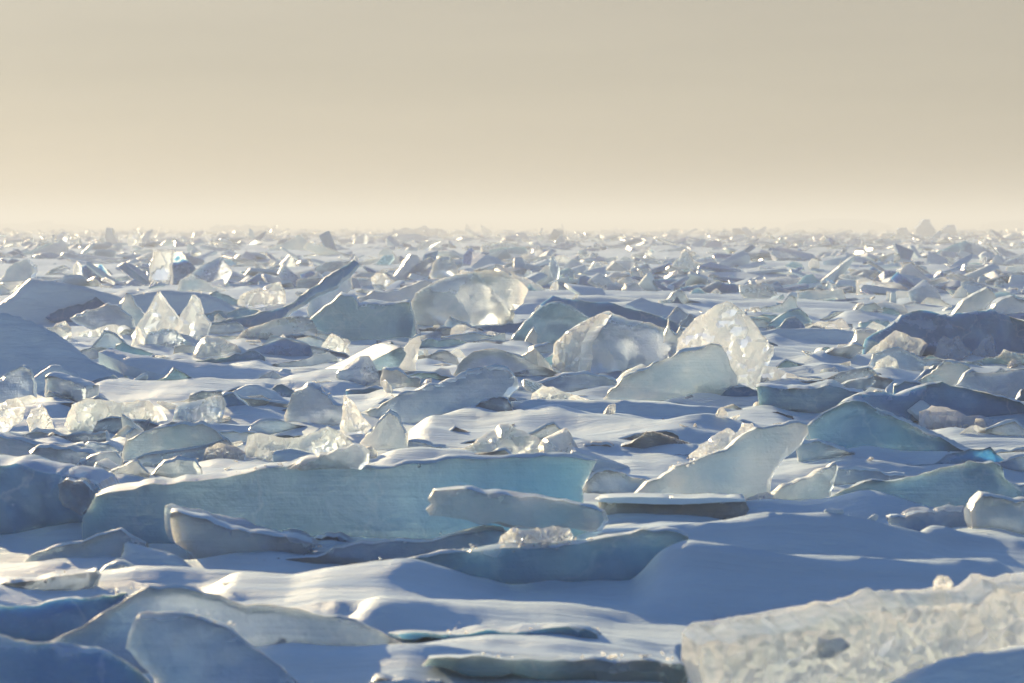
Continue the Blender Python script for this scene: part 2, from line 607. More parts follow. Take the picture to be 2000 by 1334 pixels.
    if rim:
        nxt = {a: b for a, b in bedges}
        prv = {b: a for a, b in bedges}
        hgt = min(0.028, 0.009 + 0.0008 * d) * (rim if rim is not True else 1.0)
        RV, RF, row = [], [], {}
        ee = np.array(e)
        S = (0.0, 0.1, 0.3, 0.55, 0.8, 1.0)
        PR = (0.1, 0.75, 1.0, 0.95, 0.7, 0.0)
        for a in bset:
            if a not in nxt or a not in prv:
                continue
            p1, p2 = prv[a], nxt[a]
            for _ in range(2):
                p1, p2 = prv.get(p1, p1), nxt.get(p2, p2)
            tn = V[p2] - V[p1]
            up = tn[0] * -1 / max(np.linalg.norm(tn), 1e-9)
            wt = min(1.0, max(0.0, (up * 1.0 - 0.30) / 0.35))
            wt *= min(1.0, max(0.12, 0.75 + 0.9 * float(vnoise(V[a, 0] * 6, V[a, 1] * 6, sc[2]))))
            if wt <= 0.02:
                continue
            base_f = FV[a] - np.array([0, 0, 0.006]); step_e = BV[a] - FV[a]
            row[a] = len(RV)
            for s_, p_ in zip(S, PR):
                wob = 0.5 * hgt * float(vnoise(V[a, 0] * 14, s_ * 3, sc[0])) * (p_ > .5)
                q = base_f + step_e * s_ + np.array([0, 0, (hgt * p_ + wob) * wt + 0.002])
                RV.append(q.tolist())
        for a, b in bedges:
            if a in row and b in row:
                for c in range(len(S) - 1):
                    RF.append((row[a] + c, row[b] + c, row[b] + c + 1, row[a] + c + 1))
        if len(RF) > 10:
            rm = bpy.data.meshes.new('snow_rim')
            rm.from_pydata(RV, [], RF)
            rm.update()
            bm = bmesh.new(); bm.from_mesh(rm)
            bmesh.ops.recalc_face_normals(bm, faces=bm.faces)
            if sum(f.normal.z for f in bm.faces) < 0:
                bmesh.ops.reverse_faces(bm, faces=bm.faces)
            bm.to_mesh(rm); bm.free()
            shade(rm, None)
            link('snow_rim', rm, 'snow', o)
    if parent is not None:
        o.parent = parent
        o.location = P0 - parent.location
        tag(o, label, None)
    else:
        o.location = P0
        tag(o, label, cat, group, 'thing')
    return o

def slab(label, pts, yb=None, mat='ice', **kw):
    return piece('ice_slab', label, pts, yb, cat='ice slab', mat=mat, **kw)

def block(label, pts, yb=None, mat='ice', **kw):
    kw.setdefault('t', 0.4); kw.setdefault('prof', 'lump'); kw.setdefault('relief', 0.03); kw.setdefault('smooth', 24)
    return piece('ice_block', label, pts, yb, cat='ice block', mat=mat, **kw)

def shard(label, pts, yb=None, mat='white', **kw):
    kw.setdefault('t', 0.09); kw.setdefault('res', 16)
    return piece('ice_shard', label, pts, yb, cat='ice shard', mat=mat, **kw)

def drift(label, pts, yb=None, mat='snow', **kw):
    kw.setdefault('t', 0.5); kw.setdefault('lean', 35); kw.setdefault('bev', 0.10); kw.setdefault('jag', 0.03)
    kw.setdefault('relief', 0.05); kw.setdefault('smooth', 70); kw.setdefault('res', 34)
    return piece('snow_drift', label, pts, yb, cat='snow drift', mat=mat, **kw)

def rock_mesh(seed, n=14, flat=1.0, sub=True):
    """A broken lump of ice: the hull of a few scattered points."""
    rr = np.random.default_rng(seed)
    p = rr.normal(size=(n, 3))
    p /= np.linalg.norm(p, axis=1)[:, None]
    p *= rr.uniform(0.75, 1.0, (n, 1))
    p[:, 2] *= flat
    bm = bmesh.new()
    for q in p:
        bm.verts.new(q)
    bmesh.ops.convex_hull(bm, input=bm.verts)
    bmesh.ops.delete(bm, geom=[v for v in bm.verts if not v.link_faces], context='VERTS')
    bmesh.ops.triangulate(bm, faces=bm.faces)
    return bm

def crumbs(parent, line, d, n, size, seed=0, spread=0.02, mat='white'):
    """Grains of broken ice and rime strewn along an edge, one part of the slab they lie on."""
    rr = np.random.default_rng(seed + 5)
    L = [at_depth(x, y, d) for x, y in line]
    seg = [(b - a).length for a, b in zip(L, L[1:])]
    tot = sum(seg)
    V, Fc = [], []
    cl = rr.uniform(0, tot, max(2, n // 8))
    for q in range(int(n * .7)):
        t = float(np.clip(rr.choice(cl) + rr.normal() * tot * .03, 0, tot * .999))
        i = 0
        while i < len(seg) - 1 and t > seg[i]:
            t -= seg[i]; i += 1
        c = L[i] + (L[i + 1] - L[i]) * min(1, t / seg[i])
        c = c + Vector((rr.normal() * spread, rr.uniform(-0.02, 0.18), rr.normal() * spread * .4))
        bm = rock_mesh(int(rr.integers(1e6)), 9)
        s = size * (0.25 + 1.2 * rr.random() ** 3)
        sx, sz = s * rr.uniform(.7, 1.5), s * rr.uniform(.5, 1.0)
        b0 = len(V)
        bm.verts.index_update()
        V += [(c.x + v.co.x * sx - parent.location.x, c.y + v.co.y * s - parent.location.y, c.z + v.co.z * sz - parent.location.z) for v in bm.verts]
        Fc += [tuple(b0 + v.index for v in f.verts) for f in bm.faces]
        bm.free()
    me = bpy.data.meshes.new('frost_crumbs')
    me.from_pydata(V, [], Fc)
    me.update()
    o = link('frost_crumbs', me, mat, parent)
    o['kind'] = 'stuff'
    return o
# ------------------------------------------------------------------ snow-covered lake ice
RIDGES = []
LEDGES = []
def ridge(pts, yb, wf, wb, pw=1.6, fall=0.25):
    """A wind-built drift: crest line as seen in the photograph, standing where row yb meets the ground."""
    d = ground_d(yb)
    X = np.array([at_depth(x, y, d).x for x, y in pts])
    Z = np.array([at_depth(x, y, d).z for x, y in pts])
    XS = np.linspace(X[0], X[-1], 160)
    ZS = np.interp(XS, X, Z)
    kr = np.hanning(15); kr /= kr.sum()
    ZS = np.convolve(np.pad(ZS, 7, mode='edge'), kr, mode='valid')
    RIDGES.append((d, XS, ZS, wf, wb, pw, fall))

def terrain_h(X, Y):
    r = np.hypot(X, Y)
    near = np.clip(r / 60.0, 0, 1)
    z = 0.055 * fbm(X * 0.32, Y * 0.55, 0.3, 3, 5)
    # sastrugi: low wind-cut steps, long across the view
    s = fbm(X * 0.9 + 0.25 * Y, Y * 2.6, 2.2, 4, 31)
    z = z + 0.022 * s + 0.028 * np.abs(vnoise(X * 0.5, Y * 1.9 + 0.2 * X, 7.7, 9))
    z = z + near * 0.16 * np.maximum(fbm(X * 0.10, Y * 0.10, 3.1, 4, 77), -0.2)
    # wind-cut ledges, sharp-crested, a hand high
    w1 = Y * 1.25 + 0.22 * X + 1.1 * vnoise(X * 0.42, Y * 0.5, 1.3, 41)
    led = 1 - np.abs(((w1 % 1.0) - 0.62) / np.where((w1 % 1.0) < 0.62, 0.62, 0.38))
    msk = np.clip(vnoise(X * 0.33, Y * 0.7, 8.8, 52) * 1.6 + 0.35, 0, 1)
    z = z + 0.07 * led * msk * np.clip((60 - r) / 30, 0, 1)
    w2 = Y * 0.28 + 0.05 * X + 1.3 * vnoise(X * 0.10, Y * 0.12, 1.3, 43)
    led2 = 1 - np.abs(((w2 % 1.0) - 0.6) / np.where((w2 % 1.0) < 0.6, 0.6, 0.4))
    msk2 = np.clip(vnoise(X * 0.09, Y * 0.16, 8.8, 54) * 1.6 + 0.35, 0, 1)
    z = z + 0.30 * led2 * msk2 * np.clip((r - 28) / 30, 0, 1) * np.clip((500 - r) / 200, 0, 1)
    z = z - 0.05
    for (d, CX, CZ, wf, wb, pw, fall) in RIDGES:
        hc = np.interp(X, CX, CZ, left=0, right=0)
        xx = np.clip(np.minimum((X - CX[0]) / fall, (CX[-1] - X) / fall), 0, 1)
        xx = xx * xx * (3 - 2 * xx)
        wob = 0.25 * vnoise(X * 1.3, d, 4.4, 3)
        sdd = Y - (d + wob)
        f = np.where(sdd < 0, np.clip(1 + sdd / wf, 0, 1) ** pw, np.clip(1 - sdd / wb, 0, 1) ** 1.3)
        hh = (hc + 0.015 * s) * f * xx
        z = np.where(f * xx > 0, np.maximum(z, hh), z)
    # wind-cut steps: a sharp lip, a steep short face towards the camera, a long tail behind
    for (d, x0, x1, h, sl, wf, wb, sd) in LEDGES:
        m = (Y > d - 1.2) & (Y < d + 2.6) & (X > x0) & (X < x1)
        if not m.any():
            continue
        xm, ym = X[m], Y[m]
        e = np.clip(np.minimum(xm - x0, x1 - xm) / (0.3 * (x1 - x0)), 0, 1)
        lip = d + sl * (xm - x0) + 0.16 * vnoise(xm * 1.7, sd, 3.3, sd) + 0.05 * vnoise(xm * 6.0, sd, 1.3, sd)
        q = ym - lip
        f = np.where(q < 0, np.clip(1 + q / wf, 0, 1), np.clip(1 - q / wb, 0, 1) ** 1.5)
        z[m] = z[m] + h * f * e
    # snow banked against the foot of every block
    for (x0, x1, d, sd) in BANKS:
        m = (np.abs(Y - d) < 1.6) & (X > x0 - .6) & (X < x1 + .6)
        if not m.any():
            continue
        xm, ym = X[m], Y[m]
        hh = 0.035 + 0.0012 * d
        wv = 0.22 + 0.012 * d
        e = np.clip(np.minimum((xm - x0 + .25) / .35, (x1 + .25 - xm) / .35), 0, 1)
        nz = 0.55 + 0.75 * vnoise(xm * 2.1 + sd, ym * 0.8, 0.5, sd)
        q = hh * e * np.clip(nz, 0, 1.3) * np.exp(-((ym - d + 0.05) / wv) ** 2)
        z[m] = z[m] + q
    return z

def build_terrain():
    fr = np.linspace(-13, 13, 380)
    side = 13 + (np.linspace(0, 1, 40)[1:] ** 1.6) * 167
    th = np.radians(np.concatenate([-side[::-1][1:], fr, side]))
    r = [3.0]
    while r[-1] < 9000:
        r.append(r[-1] * (1.0065 if r[-1] < 60 else 1.011 if r[-1] < 400 else 1.04))
    r = np.array(r)
    TH, RR = np.meshgrid(th, r)
    X = RR * np.sin(TH); Y = RR * np.cos(TH)
    Z = terrain_h(X, Y)
    nr, nc = X.shape
    V = np.stack([X.ravel(), Y.ravel(), Z.ravel()], 1)
    V = np.concatenate([V, [[0, 0, 0]]])
    i = np.arange(nr - 1)[:, None] * nc + np.arange(nc)[None, :]
    j = np.arange(nr - 1)[:, None] * nc + (np.arange(nc)[None, :] + 1) % nc
    Q = np.stack([i.ravel(), j.ravel(), (j + nc).ravel(), (i + nc).ravel()], 1)
    c = len(V) - 1
    faces = Q.tolist() + [(k, c, (k + 1) % nc) for k in range(nc)]
    me = bpy.data.meshes.new('snow_ground')
    me.from_pydata(V.tolist(), [], faces)
    me.update()
    bm = bmesh.new(); bm.from_mesh(me)
    bmesh.ops.recalc_face_normals(bm, faces=bm.faces)
    if sum(f.normal.z for f in list(bm.faces)[:500]) < 0:
        bmesh.ops.reverse_faces(bm, faces=bm.faces)
    bm.to_mesh(me); bm.free()
    shade(me, None)
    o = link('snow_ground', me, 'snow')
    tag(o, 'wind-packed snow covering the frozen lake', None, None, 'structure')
    return o
# ------------------------------------------------------------------ drifts that belong to the snow cover
ridge([(1080,1050),(1200,1036),(1300,1026),(1400,1015),(1480,1007),(1540,1001),(1600,1003),(1700,1020),(1790,1045),(1850,1058),(1950,1072),(2120,1080)],1114,.7,1.6,1.1)
ridge([(360,1128),(500,1118),(640,1112),(760,1116),(860,1136),(960,1152),(1050,1162)],1174,1.5,.5,1.0)
ridge([(620,1180),(760,1176),(900,1186),(1050,1200),(1160,1215),(1300,1228),(1400,1236)],1228,.55,1.2)
ridge([(440,1300),(600,1292),(760,1268),(850,1262),(1000,1272),(1180,1284),(1340,1292)],1312,.5,.8)
ridge([(150,752),(250,752),(420,755),(560,760)],775,2.5,3.0)
ridge([(780,832),(1000,832),(1300,838),(1600,842)],868,3,3)
ridge([(1700,1075),(1760,1062),(1800,1045),(1825,1030),(1860,1036),(1900,1048),(1960,1062),(2080,1070)],1108,.6,.8,1.3,.15)

ridge([(1180,1168),(1240,1132),(1290,1094),(1340,1066),(1420,1070),(1500,1078),(1620,1085),(1760,1090),(1900,1098),(2050,1102)],1170,.6,1.0,1.1)
# low wind-cut steps across the near snow
_r = random.Random(5)
for _k in range(95):
    _y = 740 + 590 * (_k + _r.random()) / 95
    _d = ground_d(_y)
    _x = (_r.uniform(-50, 1900) - 1000) / F * _d
    _w = _r.uniform(160, 620) / F * _d
    LEDGES.append((_d, _x, _x + _w, _r.uniform(.012, .03) * (_d / 13) ** .7, _r.uniform(-.25, .35), _r.uniform(.05, .12), _r.uniform(.7, 1.8), _k + 3))

# ------------------------------------------------------------------ foreground, along the bottom of the picture
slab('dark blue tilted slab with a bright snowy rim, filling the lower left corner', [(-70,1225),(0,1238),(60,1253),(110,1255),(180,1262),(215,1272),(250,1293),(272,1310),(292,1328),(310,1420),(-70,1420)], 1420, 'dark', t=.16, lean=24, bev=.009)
o = slab('pale upright slab with a rounded shoulder standing nearest the camera', [(245,1266),(250,1240),(258,1222),(272,1197),(290,1193),(340,1198),(385,1207),(430,1222),(450,1232),(475,1255),(510,1275),(545,1300),(575,1330),(600,1400),(330,1400),(300,1325),(265,1287)], 1400, 'ice', t=.15, lean=10, bev=.009)
crumbs(o, [(275,1196),(340,1198),(430,1221),(480,1257),(575,1330)], 9.55, 26, .010, 1)
o = slab('broad grey slab leaning behind the pale upright slab, tapering to a point on the snow', [(95,1252),(160,1222),(190,1202),(250,1165),(290,1145),(330,1147),(400,1158),(560,1184),(660,1204),(720,1222),(785,1254),(740,1280),(660,1300),(400,1312),(180,1300)], 1300, 'ice', t=.17, lean=20, bev=.012, taper=(.8,1.2))
crumbs(o, [(100,1250),(190,1202),(250,1165),(290,1145)], 10.75, 14, .010, 2)
shard('small dark shard with a bright tip poking from snow beside the pale upright slab', [(508,1278),(535,1262),(550,1247),(566,1263),(594,1290),(560,1296)], 1296, 'ice', t=.04)
o = slab('low navy-faced ledge with a snowy top at the bottom centre', [(775,1240),(800,1236),(860,1240),(935,1234),(1050,1231),(1140,1229),(1166,1240),(1162,1276),(1050,1270),(900,1260),(785,1249)], 1276, 'dark', t=.5, ext=(0,-5,.5), bev=.015)
crumbs(o, [(778,1238),(860,1240),(1000,1233),(1150,1229)], ground_d(1276), 34, .010, 3)
o = slab('long low grey ledge along the bottom edge with a crumbly white rim', [(822,1302),(835,1288),(870,1284),(900,1286),(1010,1290),(1100,1290),(1240,1291),(1330,1297),(1350,1312),(1342,1345),(1100,1330),(900,1318)], 1345, 'blue', t=.4, ext=(0,-7,.4), bev=.015)
crumbs(o, [(835,1287),(900,1284),(1010,1289),(1240,1290),(1330,1296)], ground_d(1345), 60, .012, 4)
shard('thin snowy plate lying at the bottom edge below the broad grey slab', [(722,1336),(738,1326),(800,1329),(860,1336),(850,1352),(730,1352)], 1352, 'white', t=.2, ext=(0,-5,.2))
big = slab('massive sparkling slab of granular ice across the lower right corner', [(1372,1262),(1384,1253),(1480,1238),(1580,1222),(1680,1201),(1780,1188),(1900,1180),(2000,1156),(2080,1140),(2080,1420),(1410,1420),(1380,1345),(1370,1310)], 1420, 'crystal', yaw=40, t=.42, ext=(-44,-36,.42), bev=.009, relief=.03, res=82)
piece('frosted_top', 'smooth grey top of the sparkling slab', [(1331,1266),(1376,1254),(1480,1239),(1580,1223),(1680,1202),(1780,1189),(1900,1181),(2000,1157),(2080,1142),(2080,1102),(2000,1117),(1880,1141),(1720,1156),(1550,1180),(1400,1206),(1362,1216),(1345,1228),(1331,1246)], 1254, mat='grey', d=(H-.285)*F/(1254-YH), lean=89, t=.05, sink=0, bev=.008, jag=.04, res=40, relief=.012, rim=False, parent=big)
piece('dark_inclusion', 'dark wedge set into the sparkling face', [(1597,1241),(1640,1245),(1662,1262),(1625,1280),(1597,1286)], 1286, mat='grey', d=9.0, yaw=42, t=.10, sink=0, res=18, prof='lump', jag=.2, parent=big)
crumbs(big, [(1600,1288),(1630,1282),(1660,1266)], 8.95, 16, .010, 5)
block('little glittering lump sitting on top of the massive sparkling slab', [(1820,1151),(1822,1136),(1832,1124),(1850,1125),(1862,1140),(1862,1152)], 1152, 'rough', d=9.75, t=.07, sink=0, res=12)
drift('shaded blue snow bank in front of the massive sparkling slab at the corner', [(1660,1345),(1740,1313),(1790,1287),(1850,1264),(1930,1250),(2000,1242),(2080,1235),(2080,1480),(1640,1480)], 1480, lean=30, t=.3, mat='snow')

# ------------------------------------------------------------------ left foreground
o = slab('low slab with a brilliant white rim at the left edge below the peaked grey slab', [(-60,1146),(0,1141),(60,1134),(120,1126),(186,1116),(192,1126),(180,1146),(120,1168),(60,1175),(-60,1182)], 1182, 'ice', t=.3, ext=(0,-8,.35))
crumbs(o, [(0,1141),(60,1134),(120,1126),(186,1116)], ground_d(1182), 40, .012, 6)
shard('small pale peak at the right end of the low white-rimmed slab', [(190,1124),(215,1109),(238,1103),(255,1110),(275,1126),(294,1144),(250,1146)], 1146, 'ice', t=.12)
o = slab('shaded blue bank with a short beaded rim behind the dark corner slab', [(-60,1184),(0,1180),(100,1172),(170,1166),(200,1160),(246,1155),(250,1166),(215,1205),(150,1240),(90,1256),(-60,1250)], 1256, 'dark', t=.3, lean=25, bev=.009)  # snow lying in shade; the shade is put into the dark ice colour
crumbs(o, [(195,1161),(246,1155)], ground_d(1256)-.05, 14, .011, 7)
slab('peaked grey slab in front of the long blue slab, near the left edge', [(47,1096),(60,1083),(110,1068),(150,1061),(190,1046),(235,1034),(252,1046),(285,1062),(291,1076),(250,1096),(200,1108),(120,1114),(60,1108)], 1114, 'ice', t=.15, lean=15)
drift('blue shaded snow slope to the side of the peaked grey slab', [(238,1038),(300,1056),(345,1068),(370,1086),(384,1112),(300,1124),(230,1122)], 1124, lean=40, t=.3)
o = slab('wedge with a sharp upright prow jutting before the long blue slab', [(333,1001),(346,998),(380,1010),(430,1027),(500,1041),(570,1050),(620,1064),(600,1080),(520,1092),(440,1100),(386,1110),(375,1080),(342,1060),(334,1030)], 1110, 'ice', t=.35, ext=(4,-10,.4), lean=6)
shard('first rounded knob on the tail of the prow-shaped wedge', [(520,1062),(560,1042),(590,1048),(608,1062),(602,1084),(540,1086)], 1086, 'ice', t=.2)
shard('second rounded knob on the tail of the prow-shaped wedge, towards the teal slab', [(606,1062),(616,1052),(640,1048),(680,1058),(698,1066),(670,1084),(620,1086)], 1086, 'ice', t=.2)
o = slab('low snow-rimmed ledge running behind the teal slab to the crumbly cluster', [(480,1100),(560,1092),(690,1064),(760,1058),(880,1047),(985,1038),(1000,1050),(985,1066),(880,1082),(700,1108),(540,1118),(490,1118)], 1118, 'ice', t=.5, ext=(0,-6,.4))
crumbs(o, [(480,1100),(690,1064),(985,1038)], ground_d(1118)-.03, 60, .010, 8)
teal = slab('thick teal slab seen edge-on in the middle of the foreground', [(690,1110),(780,1096),(860,1082),(980,1071),(1130,1063),(1210,1046),(1300,1036),(1345,1050),(1345,1165),(1000,1165),(690,1165)], 1165, 'blue', t=.2, ext=(0,-3,.2))
crumbs(teal, [(690,1109),(780,1095),(860,1081),(980,1070),(1130,1062),(1200,1052)], ground_d(1165), 110, .014, 9)
block('crumbly heap of glittering ice grains sitting on the teal slab', [(972,1068),(978,1046),(1000,1030),(1030,1034),(1050,1030),(1110,1030),(1120,1046),(1114,1068)], 1068, 'rough', d=12.75, t=.3, sink=0, relief=.05)
slab('double-layered pale plank resting across the long blue slab', [(835,976),(848,958),(870,957),(960,964),(1060,972),(1140,988),(1175,1000),(1180,1018),(1165,1037),(1110,1032),(1000,1026),(900,1014),(840,1008),(832,996),(843,985)], 1037, 'white', d=13.4, t=.22, ext=(3,-4,.35), sink=0, bev=.009)
long_ = slab('very long blue slab across the picture, dark at one end, grey at the other', [(160,1040),(160,1015),(185,970),(260,956),(340,945),(400,938),(480,925),(540,913),(620,897),(660,900),(700,916),(740,916),(790,906),(850,904),(960,896),(1000,893),(1060,890),(1100,892),(1166,900),(1150,930),(1138,952),(1140,995),(1150,1045),(1000,1062),(850,1070),(600,1072),(300,1072),(170,1070)], 1072, 'blue', t=.26, taper=(1.7,.3), bev=.009, relief=.03, res=44)
crumbs(long_, [(185,970),(340,945),(480,925),(620,897)], ground_d(1072), 80, .011, 10)
crumbs(long_, [(700,917),(790,905),(850,904),(980,895)], ground_d(1072), 30, .011, 11)
piece('rounded_tongue', 'pale rounded tongue at the crest of the slab', [(560,916),(620,894),(655,880),(690,868),(708,872),(720,886),(716,900),(700,917),(660,917),(600,919)], 919, mat='white', d=ground_d(1072)-.06, t=.12, sink=0, bev=.012, parent=long_)
slab('dark shadowed block at the left edge beside the end of the long blue slab', [(-60,905),(0,910),(30,905),(60,915),(110,925),(160,935),(188,946),(202,965),(182,990),(168,1020),(162,1045),(110,1056),(60,1066),(-60,1075)], 1072, 'dark', d=ground_d(1066)+.5, t=.6, relief=.06, sink=0.1)  # the shadow on this block is carried by its dark ice colour
shard('grey translucent chunk wedged against the dark shadowed block', [(112,946),(130,936),(160,940),(184,966),(174,990),(158,1008),(130,992),(118,976)], 1008, 'ice', d=ground_d(1066)+.35, t=.15, sink=0)

# ------------------------------------------------------------------ right foreground
cube = slab('flat block with a thick sunlit snow top beside the double-layered plank', [(1168,978),(1250,981),(1330,983),(1400,979),(1456,978),(1464,995),(1452,1012),(1420,1030),(1300,1040),(1200,1034),(1172,1004)], 1040, 'white', t=.5, ext=(-4,-13,.75), bev=.008)
piece('snow_cap', None, [(1166,980),(1250,984),(1330,986),(1400,982),(1457,980),(1455,974),(1400,972),(1250,971),(1180,973)], 986, mat='snow', d=ground_d(1040)-.02, t=.3, ext=(-4,-9,.6), sink=0, jag=.02, parent=cube)
sail = slab('big pale sail-shaped slab leaning over the flat snow-topped block', [(1235,968),(1300,926),(1380,890),(1420,880),(1450,850),(1480,835),(1530,832),(1560,825),(1578,830),(1580,846),(1565,870),(1540,890),(1514,920),(1506,945),(1500,1000),(1400,1005),(1250,1000)], 1005, 'white', t=.13, lean=8, yaw=10, bev=.009)
crumbs(sail, [(1300,926),(1380,890),(1415,882)], ground_d(1005)-.1, 40, .014, 12)
block('crumbly clear heap behind the big sail-shaped slab', [(1340,897),(1365,870),(1400,846),(1420,835),(1438,846),(1450,826),(1470,826),(1476,842),(1450,880),(1410,900)], 960, 'rough', t=.3, relief=.05)
shard('granular wedge under the tip of the big sail-shaped slab', [(1456,1002),(1462,980),(1485,968),(1506,965),(1522,990),(1528,1006),(1480,1014)], 1014, 'rough', t=.15)
shard('fin-shaped shard with a beaded upper edge beside the big sail', [(1512,968),(1560,940),(1600,920),(1635,906),(1638,918),(1624,960),(1614,994),(1560,1000),(1525,994)], 1000, 'white', t=.09, yaw=15)
slab('grey-blue wedge slab with a bulging top right of the fin-shaped shard', [(1622,970),(1690,940),(1775,930),(1850,911),(1940,902),(1958,912),(1962,932),(1998,962),(1985,1000),(1850,1010),(1740,1018),(1690,1012),(1640,1000)], 1016, 'blue', t=.25, lean=10, bev=.009)
o = slab('low grey slab with a beaded rim below the grey-blue wedge', [(1736,1012),(1800,1001),(1850,993),(1880,993),(1892,1006),(1904,1040),(1830,1054),(1760,1046)], 1054, 'ice', t=.15)
crumbs(o, [(1740,1012),(1850,993),(1890,1003)], ground_d(1054), 22, .011, 13)
slab('pale grey block cut off by the right edge above the snow drift', [(1896,1002),(1905,982),(1920,968),(1950,973),(1985,982),(2080,976),(2080,1070),(1990,1062),(1920,1052),(1900,1034)], 1066, 'white', t=.2, bev=.009)
shard('small forked shard at the foot of the grey-blue wedge', [(1658,1006),(1685,968),(1694,976),(1690,996),(1730,999),(1740,1016),(1670,1018)], 1018, 'white', t=.05)
slab('large dark-bellied triangular slab with a snowy spine', [(1572,832),(1610,806),(1650,785),(1665,782),(1690,785),(1740,810),(1800,840),(1860,868),(1905,898),(1890,912),(1820,918),(1700,924),(1640,915),(1590,880)], 924, 'blue', t=.16, lean=22, bev=.009, res=36)
drift('white snow ramp running down the side of the dark-bellied triangular slab', [(1692,784),(1720,790),(1790,818),(1850,845),(1920,876),(1990,905),(2010,922),(1930,918),(1880,892),(1800,850),(1740,816)], 922, d=ground_d(924)+.4, lean=45, t=.3, bev=.05)
shard('rounded grey slab with a white rim under the triangular slab', [(1556,868),(1600,862),(1650,880),(1672,888),(1686,905),(1698,926),(1640,934),(1570,930)], 934, 'ice', t=.1)
shard('thin flat grey plate between the fin-shaped shard and the triangular slab', [(1620,930),(1640,916),(1700,920),(1778,933),(1730,948),(1680,956),(1630,958)], 958, 'ice', t=.1)
shard('small slab tucked at the right edge under the white snow ramp', [(1960,892),(1990,880),(2070,876),(2070,922),(1985,920)], 922, 'ice', t=.2)
shard('dark-rimmed shard at the right edge beside the grey-blue wedge', [(1958,934),(1990,950),(2070,938),(2070,985),(1985,982)], 985, 'ice', t=.12)
slab('small rimmed slab against the grey end of the long blue slab', [(1136,964),(1145,940),(1170,920),(1210,922),(1262,936),(1240,962),(1180,984)], 986, 'ice', t=.14, lean=20)
block('mound of cloudy ice with a glittering foot on the long blue slab', [(876,902),(900,880),(935,855),(965,840),(975,828),(998,828),(1010,838),(1040,850),(1062,864),(1066,882),(1050,892),(1010,900),(980,912),(900,914)], 914, 'white', t=.5, relief=.04, res=32)
shard('grey wedge between the tall sail shard and the cloudy mound', [(798,862),(830,866),(870,876),(884,892),(862,910),(806,910)], 910, 'ice', t=.12)
slab('low gabled grey block on the bright snow strip left of the big sail', [(1195,892),(1215,870),(1245,856),(1262,842),(1290,845),(1340,862),(1374,878),(1345,894),(1300,904),(1220,904)], 904, 'ice', t=.3, lean=12)
shard('pale flat lump beside the low gabled grey block', [(1112,894),(1140,872),(1185,868),(1204,882),(1190,902),(1130,904)], 904, 'white', t=.18)

# ------------------------------------------------------------------ left middle
slab('long grey slab face at the left edge under the three granular chunks', [(-60,848),(0,853),(40,860),(65,868),(130,872),(172,870),(145,882),(78,888),(62,902),(60,918),(-60,912)], 918, 'ice', t=.3, ext=(0,-4,.3))
shard('blocky grey piece with a lit left end below the long grey slab face', [(58,908),(60,886),(75,874),(120,878),(182,888),(176,904),(140,926),(100,924)], 926, 'ice', t=.2)
shard('small arched blue fragment above the blocky grey piece', [(158,874),(172,864),(210,868),(236,882),(230,894),(170,892)], 894, 'ice', t=.12)
shard('broken arch of pale ice next to the blocky grey piece', [(138,926),(155,903),(175,892),(195,885),(225,884),(238,900),(236,918),(205,932)], 932, 'ice', t=.1)
shard('pointed pale triangle on the crest of the long blue slab', [(205,928),(240,912),(268,901),(275,912),(290,926),(288,956),(255,962),(215,950)], 962, 'white', t=.08)
o = shard('pale shard with a beaded rounded top beside the pointed triangle on the long blue slab', [(283,944),(300,926),(318,906),(345,898),(380,900),(390,915),(394,938),(350,952),(300,960)], 960, 'white', t=.1)
crumbs(o, [(318,906),(345,898),(385,902)], ground_d(960), 16, .012, 14)
shard('flat rimmed fragment on the dark shadowed block', [(116,940),(140,930),(190,930),(236,946),(215,958),(150,956)], 958, 'ice', t=.12)
slab('wide frosted slab standing left of the crumbly clear clump', [(238,884),(248,860),(280,845),(320,835),(395,828),(420,840),(452,864),(444,884),(424,906),(330,906),(245,904)], 906, 'white', t=.13, lean=10)
block('crumbly clear clump between the wide frosted slab and the long glittering block', [(393,902),(402,876),(425,865),(455,870),(480,882),(480,908),(450,924),(408,922)], 924, 'rough', t=.3)
block('long glittering block with a wavy top behind the long blue slab', [(478,876),(485,850),(505,845),(560,855),(600,850),(640,832),(665,842),(692,868),(650,892),(580,906),(530,918),(488,914)], 918, 'rough', t=.4, res=34)
block('tall glittering chunk standing left of the smooth sail shard', [(664,834),(668,795),(672,770),(685,780),(700,800),(715,820),(726,832),(714,855),(690,876),(670,870)], 876, 'rough', t=.2)
slab('smooth upright sail shard with a bright straight edge', [(702,866),(730,836),(760,806),(775,815),(785,835),(795,870),(802,906),(780,904),(750,908),(720,900)], 906, 'white', t=.07, yaw=-12)
block('wide granular block in the snow on the left with a dark gap beneath', [(126,830),(140,790),(165,780),(210,782),(250,785),(290,782),(315,800),(334,832),(290,840),(240,842),(170,838)], 842, 'rough', t=.45, res=32)
shard('thin dark spike leaning before the wide granular block', [(238,854),(238,810),(250,818),(272,835),(284,850),(255,866)], 866, 'ice', t=.08)
slab('square-cut grey block standing under a snowy gable at the left', [(87,736),(112,737),(140,745),(167,755),(166,782),(132,804),(118,810),(95,800),(86,772)], 810, 'ice', t=.3, yaw=-15)
drift('small snowy gable above the square-cut grey block', [(62,738),(100,712),(115,712),(150,728),(172,755),(150,775),(80,775)], 778, lean=20, t=.3, bev=.012)
slab('leaning pale slab at the left edge next to the square-cut block', [(-60,752),(0,742),(20,725),(45,716),(58,722),(67,745),(67,778),(55,798),(-60,800)], 798, 'ice', t=.15, lean=10)
block('lit granular chunk at the left edge, upper of two', [(-40,800),(0,790),(15,780),(35,775),(50,795),(46,818),(25,834),(-40,856)], 850, 'rough', t=.25)
block('dome of granular ice with a glowing middle near the left edge', [(52,820),(62,799),(80,790),(92,800),(108,838),(85,848),(58,842)], 848, 'rough', t=.22)
